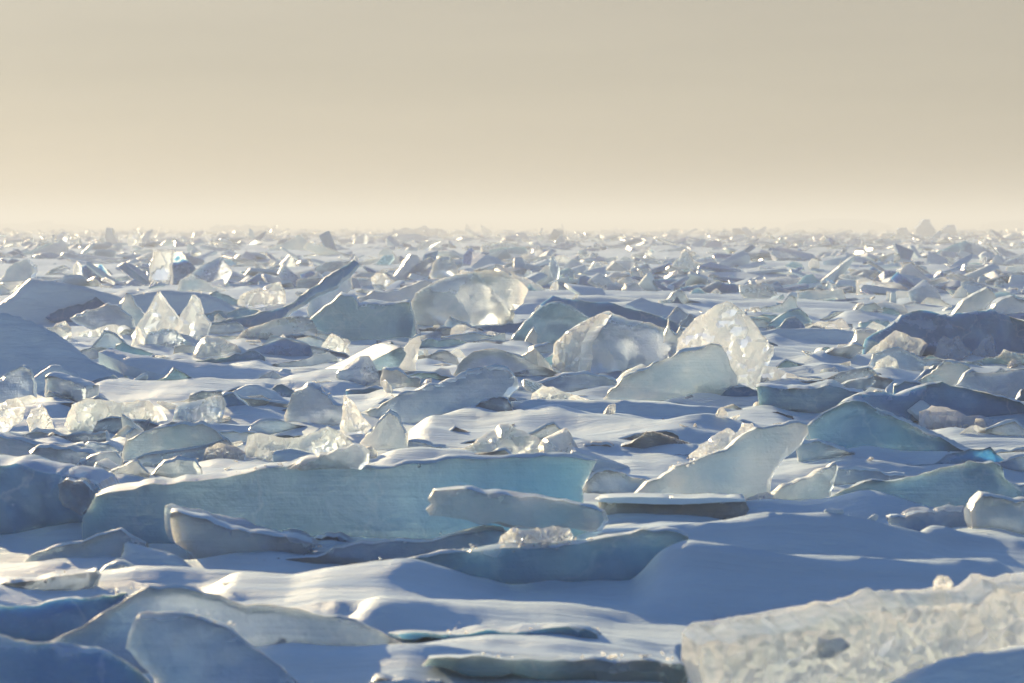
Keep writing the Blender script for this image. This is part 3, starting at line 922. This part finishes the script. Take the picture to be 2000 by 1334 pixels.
block('twisted glassy block left of the pale hooded block', [(335,826),(345,792),(370,785),(395,780),(432,770),(442,790),(434,820),(380,840)], 840, 'ice', t=.3)
shard('small dark hollow-faced block beside the twisted glassy block', [(433,774),(455,768),(480,790),(504,816),(465,824),(438,812)], 824, 'dark', t=.15)
drift('grey snow peak in front of the tilted plank', [(395,792),(440,765),(480,745),(500,744),(525,755),(545,770),(575,780),(560,800),(430,806)], 806, lean=30, t=.4, bev=.06)
slab('pale hooded block with a blue hollow at its base', [(553,836),(563,790),(575,765),(600,755),(620,760),(650,790),(670,792),(664,838),(610,848)], 846, 'ice', t=.25)
shard('clear blade standing beyond the end of the tilted plank', [(772,736),(785,690),(800,665),(820,655),(823,670),(812,710),(802,738)], 742, 'white', t=.05)
shard('thin upright splinter right of the clear blade', [(826,724),(828,682),(836,684),(843,724)], 728, 'white', t=.05, res=12)
shard('squat glassy cube below the clear blade', [(744,764),(748,722),(775,722),(822,742),(816,770),(780,778)], 778, 'white', t=.2)
slab('grey sloping slab behind the wide pale wedge in the centre', [(878,742),(900,705),(925,686),(960,680),(1000,690),(1050,714),(1104,736),(1085,752),(1012,764),(930,764)], 766, 'ice', t=.3, lean=22)
slab('wide smooth pale wedge in the centre rising to a rounded shoulder', [(715,804),(800,765),(870,742),(930,722),(965,716),(990,720),(1010,738),(1013,755),(992,776),(985,800),(990,840),(800,842),(730,832)], 840, 'ice', t=.16, lean=10, bev=.012, res=36)
slab('low swelling foot of ice at the base of the wide pale wedge', [(890,820),(930,792),(970,775),(990,779),(1002,802),(1022,820),(1056,832),(1040,846),(900,846)], 846, 'ice', t=.2, lean=15)
slab('low grey slab between the wide pale wedge and the paired frosted slabs', [(1008,760),(1060,748),(1100,732),(1140,730),(1175,735),(1204,746),(1195,780),(1100,784),(1010,780)], 784, 'ice', t=.18)
drift('long dark blue snow bank crossing below the paired frosted slabs', [(998,775),(1050,770),(1120,772),(1200,772),(1300,775),(1400,785),(1480,799),(1575,812),(1610,818),(1580,846),(1450,848),(1300,848),(1100,840),(1040,832),(1008,808)], 846, lean=25, t=.5)
bo = block('rounded clear boulder with a bright granular left flank and blue foot', [(1078,718),(1082,672),(1110,645),(1165,615),(1190,607),(1215,618),(1240,625),(1300,640),(1325,662),(1310,725),(1290,742),(1150,744),(1090,736)], 742, 'ice', t=.8, res=34)
piece('fracture_face', 'bright granular flank of the boulder', [(1078,718),(1082,672),(1108,646),(1150,622),(1170,614),(1150,642),(1134,672),(1128,728),(1100,732)], 735, mat='rough', d=ground_d(742)-.35, t=.25, yaw=-35, sink=0, parent=bo)
slab('tall glittering frosted slab, rear one of the leaning pair', [(1318,700),(1325,660),(1350,630),(1390,602),(1420,588),(1450,605),(1480,640),(1512,676),(1502,710),(1485,740),(1482,790),(1450,800),(1340,795)], 796, 'rough', t=.14, lean=6, res=34)
slab('frosted triangular slab in front of the tall glittering one', [(1178,778),(1230,730),(1262,722),(1300,700),(1350,684),(1390,670),(1408,675),(1440,740),(1456,790),(1400,812),(1200,808)], 808, 'white', t=.12, lean=12, yaw=-6, res=34)
slab('teal block face right behind the tall glittering slab', [(1476,756),(1560,758),(1620,752),(1685,766),(1704,802),(1640,828),(1480,822)], 828, 'blue', t=.5, ext=(0,-5,.6))
slab('long dark ragged slab at the right below the pale wedges', [(1636,790),(1680,769),(1720,765),(1770,765),(1800,755),(1840,745),(1870,755),(1920,765),(2000,790),(2080,802),(2080,850),(1980,844),(1850,828),(1750,822),(1690,806)], 846, 'dark', t=.4, lean=12, jag=.14, res=46, relief=.10)
slab('pale tilted wedge above the long dark ragged slab', [(1752,768),(1800,740),(1845,705),(1890,715),(1902,725),(1888,742),(1850,762),(1800,782),(1770,784)], 786, 'white', t=.15, lean=12)
slab('grey wedge at the right edge above the long dark ragged slab', [(1868,752),(1900,724),(1935,728),(1960,728),(2000,720),(2080,712),(2080,796),(1990,790),(1900,778)], 796, 'ice', t=.2, lean=10)
shard('knobbly lump in front of the long dark ragged slab', [(1746,816),(1770,800),(1805,798),(1825,810),(1846,824),(1790,838),(1752,832)], 838, 'ice', t=.15)
shard('small clear lump near the right edge in front of the long dark ragged slab', [(1852,818),(1865,802),(1890,800),(1915,810),(1932,824),(1870,830)], 830, 'ice', t=.14)
plank = slab('tilted plank of ice with a blazing sunlit upper face', [(600,750),(640,742),(700,718),(782,678),(794,690),(764,742),(746,760),(655,762),(610,758)], 762, 'blue', t=.3, ext=(-44,-8,.9), bev=.01, jag=.03, relief=.01)
slab('long snow-covered plate sloping down to the tilted plank', [(192,686),(215,678),(260,690),(330,700),(420,708),(520,720),(600,735),(612,752),(570,764),(470,752),(400,740),(320,731),(260,716)], 764, 'snow', lean=74, t=.14, bev=.008, jag=.04, sink=0)

# ------------------------------------------------------------------ upper left middle
drift('great smooth snow bank falling from the left edge', [(-60,592),(0,600),(40,610),(80,625),(130,655),(165,685),(195,702),(250,726),(280,752),(100,760),(-60,756)], 756, lean=38, t=.8, res=40)
shard('tall clear spire, larger of the twin pyramids', [(258,656),(285,610),(308,568),(320,585),(335,605),(348,622),(344,662),(300,670)], 670, 'rough', t=.25)
shard('pointed clear spire, right one of the twin pyramids', [(340,656),(352,615),(375,575),(387,585),(395,615),(410,632),(404,668),(370,680),(344,674)], 680, 'rough', t=.25)
shard('small slanted spire left of the twin pyramids', [(238,604),(246,572),(255,575),(265,595),(282,614),(278,646),(252,640)], 648, 'white', t=.15)
slab('low grey gabled slab left of the spires', [(136,622),(180,605),(210,594),(230,597),(255,620),(262,640),(230,652),(180,645)], 652, 'ice', t=.25)
drift('dark blue snow bank at the upper left with a humped crest', [(-30,606),(24,570),(55,540),(100,545),(160,555),(230,575),(250,588),(300,620),(120,624),(-40,624)], 624, lean=20, t=1.0)
drift('straight-topped blue snow bank behind the spires', [(214,606),(246,574),(310,563),(360,566),(400,570),(436,585),(490,618),(350,626),(200,626)], 626, lean=15, t=1.0)
block('small granular lump below the small slanted spire', [(252,680),(258,655),(268,634),(278,650),(288,668),(280,684)], 684, 'rough', t=.3)
block('low dark-topped lump between the twin pyramids', [(278,668),(290,648),(320,640),(345,645),(362,664),(330,680),(290,682)], 684, 'ice', t=.4)
block('sunlit rounded lump at the foot of the great snow bank', [(196,686),(205,662),(222,650),(238,656),(246,682),(220,692)], 692, 'rough', t=.35)
block('sunlit snowy knob on the slope of the great snow bank', [(94,646),(110,632),(128,626),(140,642),(146,660),(120,660)], 664, 'white', t=.4)
block('broad cloudy lump above the long snow-covered plate', [(376,700),(385,672),(402,655),(430,658),(460,672),(476,694),(440,712),(396,712)], 712, 'white', t=.5)
slab('pale flat-topped slab in the middle of the left side', [(460,660),(490,638),(530,625),(590,617),(612,628),(618,640),(572,652),(530,668),(486,672)], 672, 'white', lean=45, t=.2)
block('glittering little heap left of the tilted plank, nearer the pale flat slab', [(526,694),(534,668),(552,652),(566,662),(576,690),(550,700)], 700, 'rough', t=.35)
block('glittering little heap right above the tilted plank', [(622,698),(630,672),(648,650),(664,658),(684,690),(655,704)], 704, 'rough', t=.35)
slab('long dark slab rising steeply towards the sky in the left middle', [(396,636),(440,626),(480,618),(540,604),(600,568),(650,533),(690,507),(700,513),(682,536),(620,572),(590,592),(545,624),(480,640)], 646, 'dark', t=.35, lean=10, res=36)
slab('frosted slab propped under the steep dark slab', [(598,632),(605,580),(640,555),(682,530),(688,560),(672,582),(668,606),(632,636)], 640, 'ice', t=.2)
slab('teal angular block with a notched top left of the big clear block', [(596,632),(630,602),(665,575),(690,580),(700,598),(760,595),(800,590),(808,622),(804,658),(760,664),(700,662),(640,656)], 664, 'blue', t=.6)
block('granular slab lying before the steep dark slab', [(460,604),(470,576),(500,565),(548,550),(558,572),(558,596),(520,610)], 612, 'rough', t=.5)
block('big clear block with a glittering crown and blue base in the upper middle', [(801,632),(801,592),(812,572),(850,550),(900,535),(960,527),(985,530),(1010,545),(1032,565),(1022,592),(1006,606),(1004,640),(900,642)], 642, 'white', t=1.2, res=36)
slab('low grey slab between the notched teal block and the big clear block', [(688,604),(700,580),(760,570),(830,548),(852,552),(818,574),(808,602),(760,606)], 616, 'ice', t=.4)
block('round white knob behind the big clear block', [(836,544),(845,516),(860,500),(880,502),(893,520),(898,544)], 552, 'white', t=.6)
drift('blue mound with a ragged crest left of the clear boulder', [(985,668),(1010,640),(1040,606),(1070,586),(1095,583),(1130,600),(1160,622),(1120,660),(1080,682)], 682, lean=25, t=.8, mat='blue', jag=.1)
slab('long dark blue bank behind the clear boulder', [(1056,594),(1080,576),(1120,585),(1200,592),(1240,605),(1310,625),(1345,642),(1300,662),(1240,660),(1100,640)], 664, 'dark', t=.6, lean=20)
slab('sunlit ribbed snow plate above the long dark blue bank', [(1222,594),(1250,580),(1330,602),(1350,620),(1324,630),(1262,610)], 632, 'snow', lean=60, t=.2, sink=0)
shard('small upright white fin left of the clear boulder', [(1016,680),(1035,650),(1042,640),(1050,655),(1050,684)], 686, 'white', t=.12)
shard('spiky splinters where the clear boulder meets the glittering slab', [(1296,670),(1302,642),(1306,625),(1310,645),(1322,655),(1330,640),(1336,660),(1330,680)], 770, 'white', t=.12, sink=0, d=28.5)

# ------------------------------------------------------------------ upper right middle
drift('blue straight-topped snow bank right of the glittering slab', [(1474,644),(1520,637),(1600,636),(1672,642),(1668,676),(1600,684),(1490,676)], 684, lean=20, t=.8)
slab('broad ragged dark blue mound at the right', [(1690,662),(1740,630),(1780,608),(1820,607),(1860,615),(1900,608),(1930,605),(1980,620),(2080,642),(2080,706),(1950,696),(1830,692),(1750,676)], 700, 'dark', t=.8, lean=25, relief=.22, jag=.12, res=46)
block('granular heap in front of the broad dark blue mound', [(1684,698),(1720,666),(1750,645),(1780,658),(1814,672),(1800,694),(1740,704)], 704, 'rough', t=.5)
block('double-pointed clear lump in front of the broad dark blue mound', [(1822,698),(1832,668),(1842,655),(1858,662),(1872,655),(1884,675),(1900,698),(1860,704)], 704, 'rough', t=.4)
block('single-pointed clear lump near the right edge before the broad dark blue mound', [(1894,694),(1920,662),(1935,652),(1942,670),(1950,698),(1915,704)], 704, 'rough', t=.4)
block('glowing low lump at the right edge below the pointed clear lumps', [(1940,706),(1960,682),(1990,690),(2040,700),(2040,718),(1950,718)], 718, 'rough', t=.4)
shard('frosted block at the end of the blue straight-topped snow bank', [(1666,684),(1672,645),(1700,645),(1722,652),(1704,684)], 690, 'white', t=.3)
slab('pale jagged wedge above the broad dark blue mound at the right', [(1856,618),(1880,590),(1905,574),(1930,562),(1946,582),(1925,604),(1895,622)], 630, 'white', t=.3)
slab('dark-sided block cut off by the right edge above the broad mound', [(1930,612),(1950,590),(1978,578),(2040,590),(2040,630),(1950,630)], 636, 'ice', t=.4)
block('bright crumbly lump left of the pale tilted wedge', [(1700,738),(1712,706),(1736,694),(1752,704),(1764,734),(1730,746)], 746, 'rough', t=.35)
block('flat sunlit lump on the snow right of the glittering slab', [(1596,736),(1604,722),(1630,716),(1640,726),(1630,742)], 744, 'rough', t=.3)
shard('low sloping slab right of the glittering slab with a sunlit edge', [(1610,766),(1660,744),(1705,735),(1712,746),(1680,770),(1630,776)], 778, 'ice', t=.15)
shard('ragged pale slab in the snow right of the glittering slab', [(1596,706),(1630,680),(1670,672),(1690,680),(1660,700),(1620,712)], 714, 'white', t=.2)

# ------------------------------------------------------------------ upper left, towards the horizon
block('dark blue pyramid standing among the distant rubble', [(322,556),(330,520),(340,490),(355,494),(375,515),(400,537),(398,560),(350,562)], 560, 'dark', t=1.2)
slab('pale rough wall joined to the dark pyramid', [(286,562),(292,520),(300,490),(336,488),(331,520),(328,560)], 564, 'rough', t=.6)
block('dark blue boulder in the rubble left of the pyramid', [(158,552),(160,520),(175,514),(200,516),(216,536),(208,554)], 556, 'dark', t=.9)
block('white lump leaning on the dark blue boulder', [(138,556),(142,522),(150,508),(160,518),(164,558)], 560, 'rough', t=.5)
slab('dark slanting slab at the upper left edge', [(-40,566),(0,548),(30,512),(50,506),(66,520),(60,545),(20,568)], 570, 'ice', t=.6)
# ------------------------------------------------------------------ far hummocks and rubble
slab('tallest grey hummock on the far horizon at the right', [(1784,474),(1790,446),(1798,438),(1806,428),(1816,428),(1820,440),(1828,450),(1838,474)], 466, 'ice', t=2.5, jag=.3)
slab('small dark hummock left of the tallest far hummock', [(1748,474),(1752,450),(1760,445),(1770,444),(1778,456),(1786,474)], 466, 'ice', t=2, jag=.3)
slab('small dark hummock right of the tallest far hummock', [(1834,474),(1842,446),(1850,440),(1864,439),(1868,448),(1880,472)], 466, 'ice', t=2, jag=.3)
slab('narrow far spire standing above the rubble at the left', [(196,488),(202,470),(206,452),(208,445),(216,446),(222,460),(230,474),(234,488)], 482, 'ice', t=1.5, jag=.2)
slab('thin far post of ice left of the narrow spire', [(96,492),(100,470),(101,459),(105,459),(108,474),(112,492)], 486, 'ice', t=1, jag=.2)
slab('far white block beside the narrow spire', [(244,482),(250,462),(256,453),(268,454),(272,468),(276,482)], 484, 'rough', t=1.5)
slab('slanting grey far plate pointing up to the right at the left', [(468,478),(490,468),(510,456),(520,451),(516,462),(498,476),(476,482)], 482, 'dark', t=1)
slab('blazing white far plate tilted to the sun at the right', [(1337,486),(1350,476),(1372,466),(1379,467),(1374,475),(1356,486),(1342,489)], 490, 'snow', t=.6, lean=35)
slab('brilliant small far plate at the left', [(422,466),(428,458),(446,456),(448,461),(440,467)], 474, 'snow', t=.6, lean=35)
slab('dark far mound at the edge of the sky near the centre', [(750,462),(768,446),(776,450),(790,444),(806,448),(830,440),(838,447),(852,446),(872,454),(890,462)], 462, 'ice', t=4, jag=.4)
slab('long flat far hummock fading into the haze at the left', [(398,454),(410,444),(424,438),(430,442),(455,439),(466,443),(480,438),(500,442),(515,440),(524,446),(545,454)], 454, 'ice', t=6, jag=.35)
slab('hazy far ridge fading out at the left edge', [(-40,452),(0,438),(30,436),(50,438),(62,434),(95,430),(100,436),(110,438),(150,440),(165,444),(180,446),(210,450)], 450, 'ice', t=8, jag=.12)
slab('hazy far ridge fading out at the right', [(1500,457),(1540,436),(1610,426),(1690,428),(1740,440),(1780,450)], 450, 'ice', t=8, jag=.08)
slab('faint hazy far ridge at the right edge', [(1880,456),(1920,438),(1960,430),(2060,428),(2060,450)], 450, 'ice', t=8, jag=.08)

LIB = []
def plate_mesh(seed, flat):
    rr = np.random.default_rng(seed)
    k = int(rr.integers(4, 7))
    a = np.sort(rr.uniform(0, 2 * math.pi, k) * .5 + np.linspace(0, 2 * math.pi, k, endpoint=False) * .8)
    bm = bmesh.new()
    lo, hi = [], []
    for q in a:
        r_ = rr.uniform(.6, 1.05)
        lo.append(bm.verts.new((r_ * math.cos(q), r_ * math.sin(q) * .8, -flat + rr.uniform(-.04, .04))))
        s = rr.uniform(.82, 1.0)
        hi.append(bm.verts.new((r_ * s * math.cos(q), r_ * s * math.sin(q) * .8, flat + rr.uniform(-.06, .06))))
    bmesh.ops.convex_hull(bm, input=bm.verts)
    bmesh.ops.bevel(bm, geom=bm.edges, offset=.04, segments=1, affect='EDGES', clamp_overlap=True)
    bmesh.ops.triangulate(bm, faces=bm.faces)
    return bm
for i in range(18):
    if i % 3 == 0:
        bm = rock_mesh(900 + i, 13, .75)
        bmesh.ops.bevel(bm, geom=bm.edges, offset=.04, segments=1, affect='EDGES', clamp_overlap=True)
    else:
        bm = plate_mesh(700 + i, .10 + .05 * (i % 4))
    LIB.append(bm)
LIBME = {}
def lib_mesh(i, mat):
    if (i, mat) not in LIBME:
        me = bpy.data.meshes.new('ice_fragment')
        LIB[i].to_mesh(me)
        shade(me, 25)
        me.materials.append(MAT[mat])
        LIBME[(i, mat)] = me
    return LIBME[(i, mat)]

rng = random.Random(11)
SECT = [(-60, 130, 'at the left edge'), (130, 280, 'below the narrow far spire'), (280, 430, 'around the dark pyramid'),
        (430, 620, 'left of the steep dark slab'), (620, 800, 'above the steep dark slab'), (800, 1040, 'behind the big clear block'),
        (1040, 1230, 'behind the dark blue bank'), (1230, 1400, 'below the blazing far plate'), (1400, 1560, 'above the glittering slab'),
        (1560, 1740, 'behind the straight snow bank'), (1740, 1880, 'below the tallest far hummock'), (1880, 2100, 'at the right edge')]
DEPTH = [(0, 482, 'close under the horizon'), (482, 505, 'in the farther rubble'), (505, 535, 'amid the rubble'), (535, 575, 'in the nearer rubble'), (575, 9999, 'in front of the rubble field')]
TONE = {'ice': 'grey', 'rough': 'glittering', 'white': 'frosted', 'snow': 'snowy', 'dark': 'dark blue', 'blue': 'teal'}

def fragments(items, name, labeller, group):
    X = np.array([at_depth(x, y, ground_d(y)).x for x, y, *_ in items]); Y = np.array([ground_d(y) for x, y, *_ in items])
    Z = terrain_h(X, Y)
    for (x, y, size, mat, i), px, py, pz in zip(items, X, Y, Z):
        o = bpy.data.objects.new(name, lib_mesh(i, mat))
        COL.objects.link(o)
        lump = i % 3 == 0
        o.location = (px, py, float(pz) + size * (.2 if lump else .1))
        tl = .26 if not lump else .5
        o.rotation_euler = (rng.gauss(0, tl), rng.gauss(0, tl), rng.uniform(0, 6.28))
        o.scale = (size * rng.uniform(.8, 1.7), size * rng.uniform(.7, 1.3), size * rng.uniform(.5, .95))
        tag(o, labeller(x, y, size, mat, lump), 'ice fragment', group, 'thing')

def far_label(x, y, size, mat, lump):
    s = next(q for a, b, q in SECT if a <= x < b)
    dd = next(q for a, b, q in DEPTH if a <= y < b)
    return f"{TONE[mat]} {'lump' if lump else 'plate'} of ice {dd}, {s}"

NEARS = [(0, 700, 'level with the clear boulder'), (700, 800, 'level with the tilted plank'), (800, 930, 'level with the sail shards'), (930, 1060, 'level with the long blue slab'), (1060, 9999, 'on the near snow')]
# half-buried wedges and broken plates that fill the ground between the traced slabs
WD = [('steep', 'pointed'), ('low', 'flat-topped'), ('leaning', 'jagged')]

for k in range(270):
    far_ = k < 120
    y = rng.uniform(488, 590) if far_ else 590 + 290 * rng.random() ** 1.1
    x = rng.uniform(-20, 2020)
    sc_ = (y - YH) / 300.0
    w = rng.uniform(45, 170) * (.5 + .6 * sc_); h = min(w * rng.uniform(.14, .42), 46)
    kind = k % 3
    pk = rng.uniform(.2, .8)
    if kind == 0:
        top = [(pk - .22, .45), (pk - .05, .95), (pk + .03, 1.0), (pk + .2, .5)]
    elif kind == 1:
        h *= .6
        top = [(.06, .7), (.3, .85), (.6, 1.0), (.9, .9)]
    else:
        q = 1 if rng.random() < .5 else -1
        top = [(.5 + q * (-.45), .2), (.5 + q * (-.1), .55), (.5 + q * .28, 1.0), (.5 + q * .42, .75)]
        top = sorted(top)
    pts = [(x - w / 2, y)] + [(x - w / 2 + w * min(.97, max(.03, a_ + rng.uniform(-.05, .05))), y - h * b_ * rng.uniform(.85, 1.1)) for a_, b_ in top] + [(x + w / 2, y), (x + w * .1, y + h * .12)]
    mat = rng.choice(['ice', 'white', 'rough', 'blue', 'dark', 'ice', 'white', 'blue'])
    if far_:
        where = next(q for a, b, q in DEPTH if a <= y < b) + ', ' + next(q for a, b, q in SECT if a <= x < b)
    else:
        where = next(q for a, b, q in NEARS if a <= y < b) + ', ' + ['at the left edge', 'well left of centre', 'left of centre', 'near the centre line', 'right of centre', 'well right of centre', 'at the right edge'][min(6, max(0, int(x / 286)))]
    piece('ice_plate', f"half-buried {WD[kind][1]} {TONE[mat]} plate {where}", pts, y + h * .12, cat='ice plate', mat=mat,
          yaw=rng.uniform(-25, 25), lean=rng.uniform(0, 40), t=rng.uniform(.07, .2) * (ground_d(y) / 35) ** .5, jag=.16, res=14, bev=.012, group='half-buried plates between the slabs')

# broad low floes tipped over one another where the field is thickest
for k in range(170):
    y = 600 + 340 * rng.random()
    x = rng.uniform(-40, 2040)
    w = rng.uniform(90, 240) * (.35 + .55 * (y - YH) / 300.0); h = w * rng.uniform(.10, .24)
    q = 1 if rng.random() < .6 else -1
    pr = [(-.5, .0), (-.3, .42), (-.05, .62), (.2, .9), (.36, 1.0), (.46, .7), (.5, .0)]
    pts = [(x + q * w * a_, y - h * b_ * rng.uniform(.8, 1.15) if b_ else y) for a_, b_ in pr] + [(x, y + h * .15)]
    mat = rng.choice(['ice', 'white', 'ice', 'blue', 'rough', 'white', 'dark'])
    where = next(s_ for a, b, s_ in NEARS if a <= y < b) + ', ' + ['at the left edge', 'well left of centre', 'left of centre', 'near the centre line', 'right of centre', 'well right of centre', 'at the right edge'][min(6, max(0, int(x / 286)))]
    piece('ice_floe', f"{'rightward' if q > 0 else 'leftward'}-rising broad {TONE[mat]} floe {where}", pts, y + h * .15, cat='ice floe', mat=mat,
          yaw=rng.uniform(-20, 20), lean=rng.uniform(5, 45), t=rng.uniform(.06, .14) * (ground_d(y) / 30) ** .5, jag=.14, res=18, bev=.008, group='broad floes tipped between the slabs')
build_terrain()

# distant rubble: individuals where they still read one by one
items = []
for k in range(290):
    y = 470 + 150 * rng.random() ** 1.2
    x = rng.uniform(-30, 2030)
    d = ground_d(y)
    items.append((x, y, rng.choice([.2, .25, .3, .4, .5, .6]) * (0.5 + d / 240), rng.choice(['ice', 'ice', 'rough', 'white', 'snow', 'snow', 'dark', 'blue']), rng.randrange(18)))
fragments(items, 'ice_fragment', far_label, 'fragments of the distant rubble field')

# broken plates half buried between the larger slabs
def near_label(x, y, size, mat, lump):
    s = ['at the left edge', 'well left of centre', 'left of centre', 'near the centre line', 'right of centre', 'well right of centre', 'at the right edge'][min(6, max(0, int(x / 286)))]
    dd = next(q for a, b, q in NEARS if a <= y < b)
    return f"loose {TONE[mat]} {'crumb' if lump else 'chip'} of ice {dd}, {s}"
items = []
for k in range(150):
    y = 620 + 330 * rng.random() ** 1.3
    x = rng.uniform(-10, 2010)
    items.append((x, y, rng.choice([.08, .1, .14, .2, .28]) * rng.uniform(.7, 1.3) * (ground_d(y) / 30) ** .5, rng.choice(['snow', 'white', 'ice', 'rough', 'white']), rng.randrange(18)))
for k in range(16):
    y = 950 + 260 * rng.random()
    x = rng.uniform(-10, 2010)
    items.append((x, y, rng.choice([.02, .03, .04, .05]) * rng.uniform(.7, 1.3), rng.choice(['snow', 'white']), rng.randrange(18)))
for k in range(125):
    x0, x1, bd, sd = BANKS[rng.randrange(len(BANKS))]
    dd_ = bd - rng.uniform(.02, .45)
    items.append((1000 + F * rng.uniform(x0 - .15, x1 + .15) / dd_, YH + H * F / dd_, rng.choice([.02, .03, .045, .07, .1]) * (bd / 22) ** .6, rng.choice(['white', 'rough', 'ice', 'white']), rng.randrange(18)))
fragments(items, 'ice_chip', near_label, 'loose chips of ice between the slabs')

# the rest of the rubble up to the horizon, too far to tell apart
V, Fc, mats = [], [], []
rr = np.random.default_rng(3)
order = ['ice', 'white', 'dark', 'snow', 'snow']
NR = 16000
yy = 449.0 + 125 * rr.random(NR) ** 1.75
dd = H * F / (yy - YH)
xx = (rr.uniform(-150, 2150, NR) - 1000) / F * dd
# pressed into belts and heaps, with quieter snow between
den = fbm(xx * 0.035, dd * 0.05, 0.7, 3, 61) + 0.45 * vnoise(xx * 0.008, dd * 0.02, 4.0, 62)
keep = rr.random(NR) < np.clip(0.42 + 1.1 * den, 0.03, 1)
yy, dd, xx = yy[keep], dd[keep], xx[keep]
NR = len(yy)
zz = np.where(dd < 400, terrain_h(xx, dd), 0.05)
LV = [np.array([v.co for v in bm.verts]) for bm in LIB]
LF = []
for bm in LIB:
    bm.verts.index_update()
    LF.append([tuple(v.index for v in f.verts) for f in bm.faces])
b0 = 0
for k in range(NR):
    d = dd[k]
    s = rr.choice([.12, .2, .3, .45, .65, .95]) * (0.55 + min(d, 700) / 450)
    i = int(rr.integers(18))
    if i % 3 == 0 and rr.random() < .6:
        i += 1
    tl = .22 if rr.random() < .9 else .55
    M = np.array(Euler((rr.normal(0, tl), rr.normal(0, tl), rr.uniform(0, 6.28))).to_matrix())
    q = (LV[i] * (s * rr.uniform(.9, 2.2), s * rr.uniform(.7, 1.3), s * rr.uniform(.35, .85))) @ M.T + (xx[k], d, zz[k] + s * .1)
    V.append(q)
    Fc += [tuple(b0 + a for a in f) for f in LF[i]]
    mats += [int(rr.integers(5))] * len(LF[i])
    b0 += len(q)
me = bpy.data.meshes.new('ice_rubble')
me.from_pydata(np.concatenate(V).tolist(), [], Fc)
for q in order:
    me.materials.append(MAT[q])
me.polygons.foreach_set('material_index', mats)
me.update()
o = link('ice_rubble', me, None)
tag(o, 'mass of broken ice rubble reaching to the hazy horizon', 'ice rubble', None, 'stuff')
for bm in LIB:
    bm.free()

# things that came out with the same description: say which of them it is
same = {}
for o in scene.objects:
    if o.parent is None and 'label' in o and o.get('kind') == 'thing':
        same.setdefault(o['label'], []).append(o)
for lab, os_ in same.items():
    if len(os_) > 1:
        os_.sort(key=lambda q: q.location.x / max(q.location.y, 1))
        names = {2: ['left', 'right'], 3: ['leftmost', 'middle', 'rightmost']}.get(len(os_))
        if names is None:
            names = ['leftmost', 'second', 'third', 'fourth', 'fifth', 'sixth', 'seventh'][:len(os_) - 1] + ['rightmost']
        for o, nm in zip(os_, names):
            o['label'] = nm + ' ' + lab
# ------------------------------------------------------------------ blowing snow close to the ice
def build_haze():
    me = bpy.data.meshes.new('haze')
    bm = bmesh.new()
    bmesh.ops.create_cube(bm, size=1.0)
    for q in bm.verts:
        q.co = Vector((q.co.x * 19000, q.co.y * 19000, -1.6 if q.co.z < 0 else HAZE_TOP))
    bm.to_mesh(me); bm.free()
    m, nt, out = new_mat('drifting_snow_haze')
    pv = nt.nodes.new('ShaderNodeVolumePrincipled')
    pv.inputs['Color'].default_value = (0.75, 0.85, 1.0, 1)
    pv.inputs['Density'].default_value = HAZE_D
    pv.inputs['Anisotropy'].default_value = 0.1
    nt.links.new(pv.outputs[0], out.inputs['Volume'])
    o = link('haze', me, m)
    tag(o, 'pale veil of blowing snow low over the ice', 'haze', None, 'stuff')
HAZE_TOP = 7.0
HAZE_D = 0.0026
build_haze()
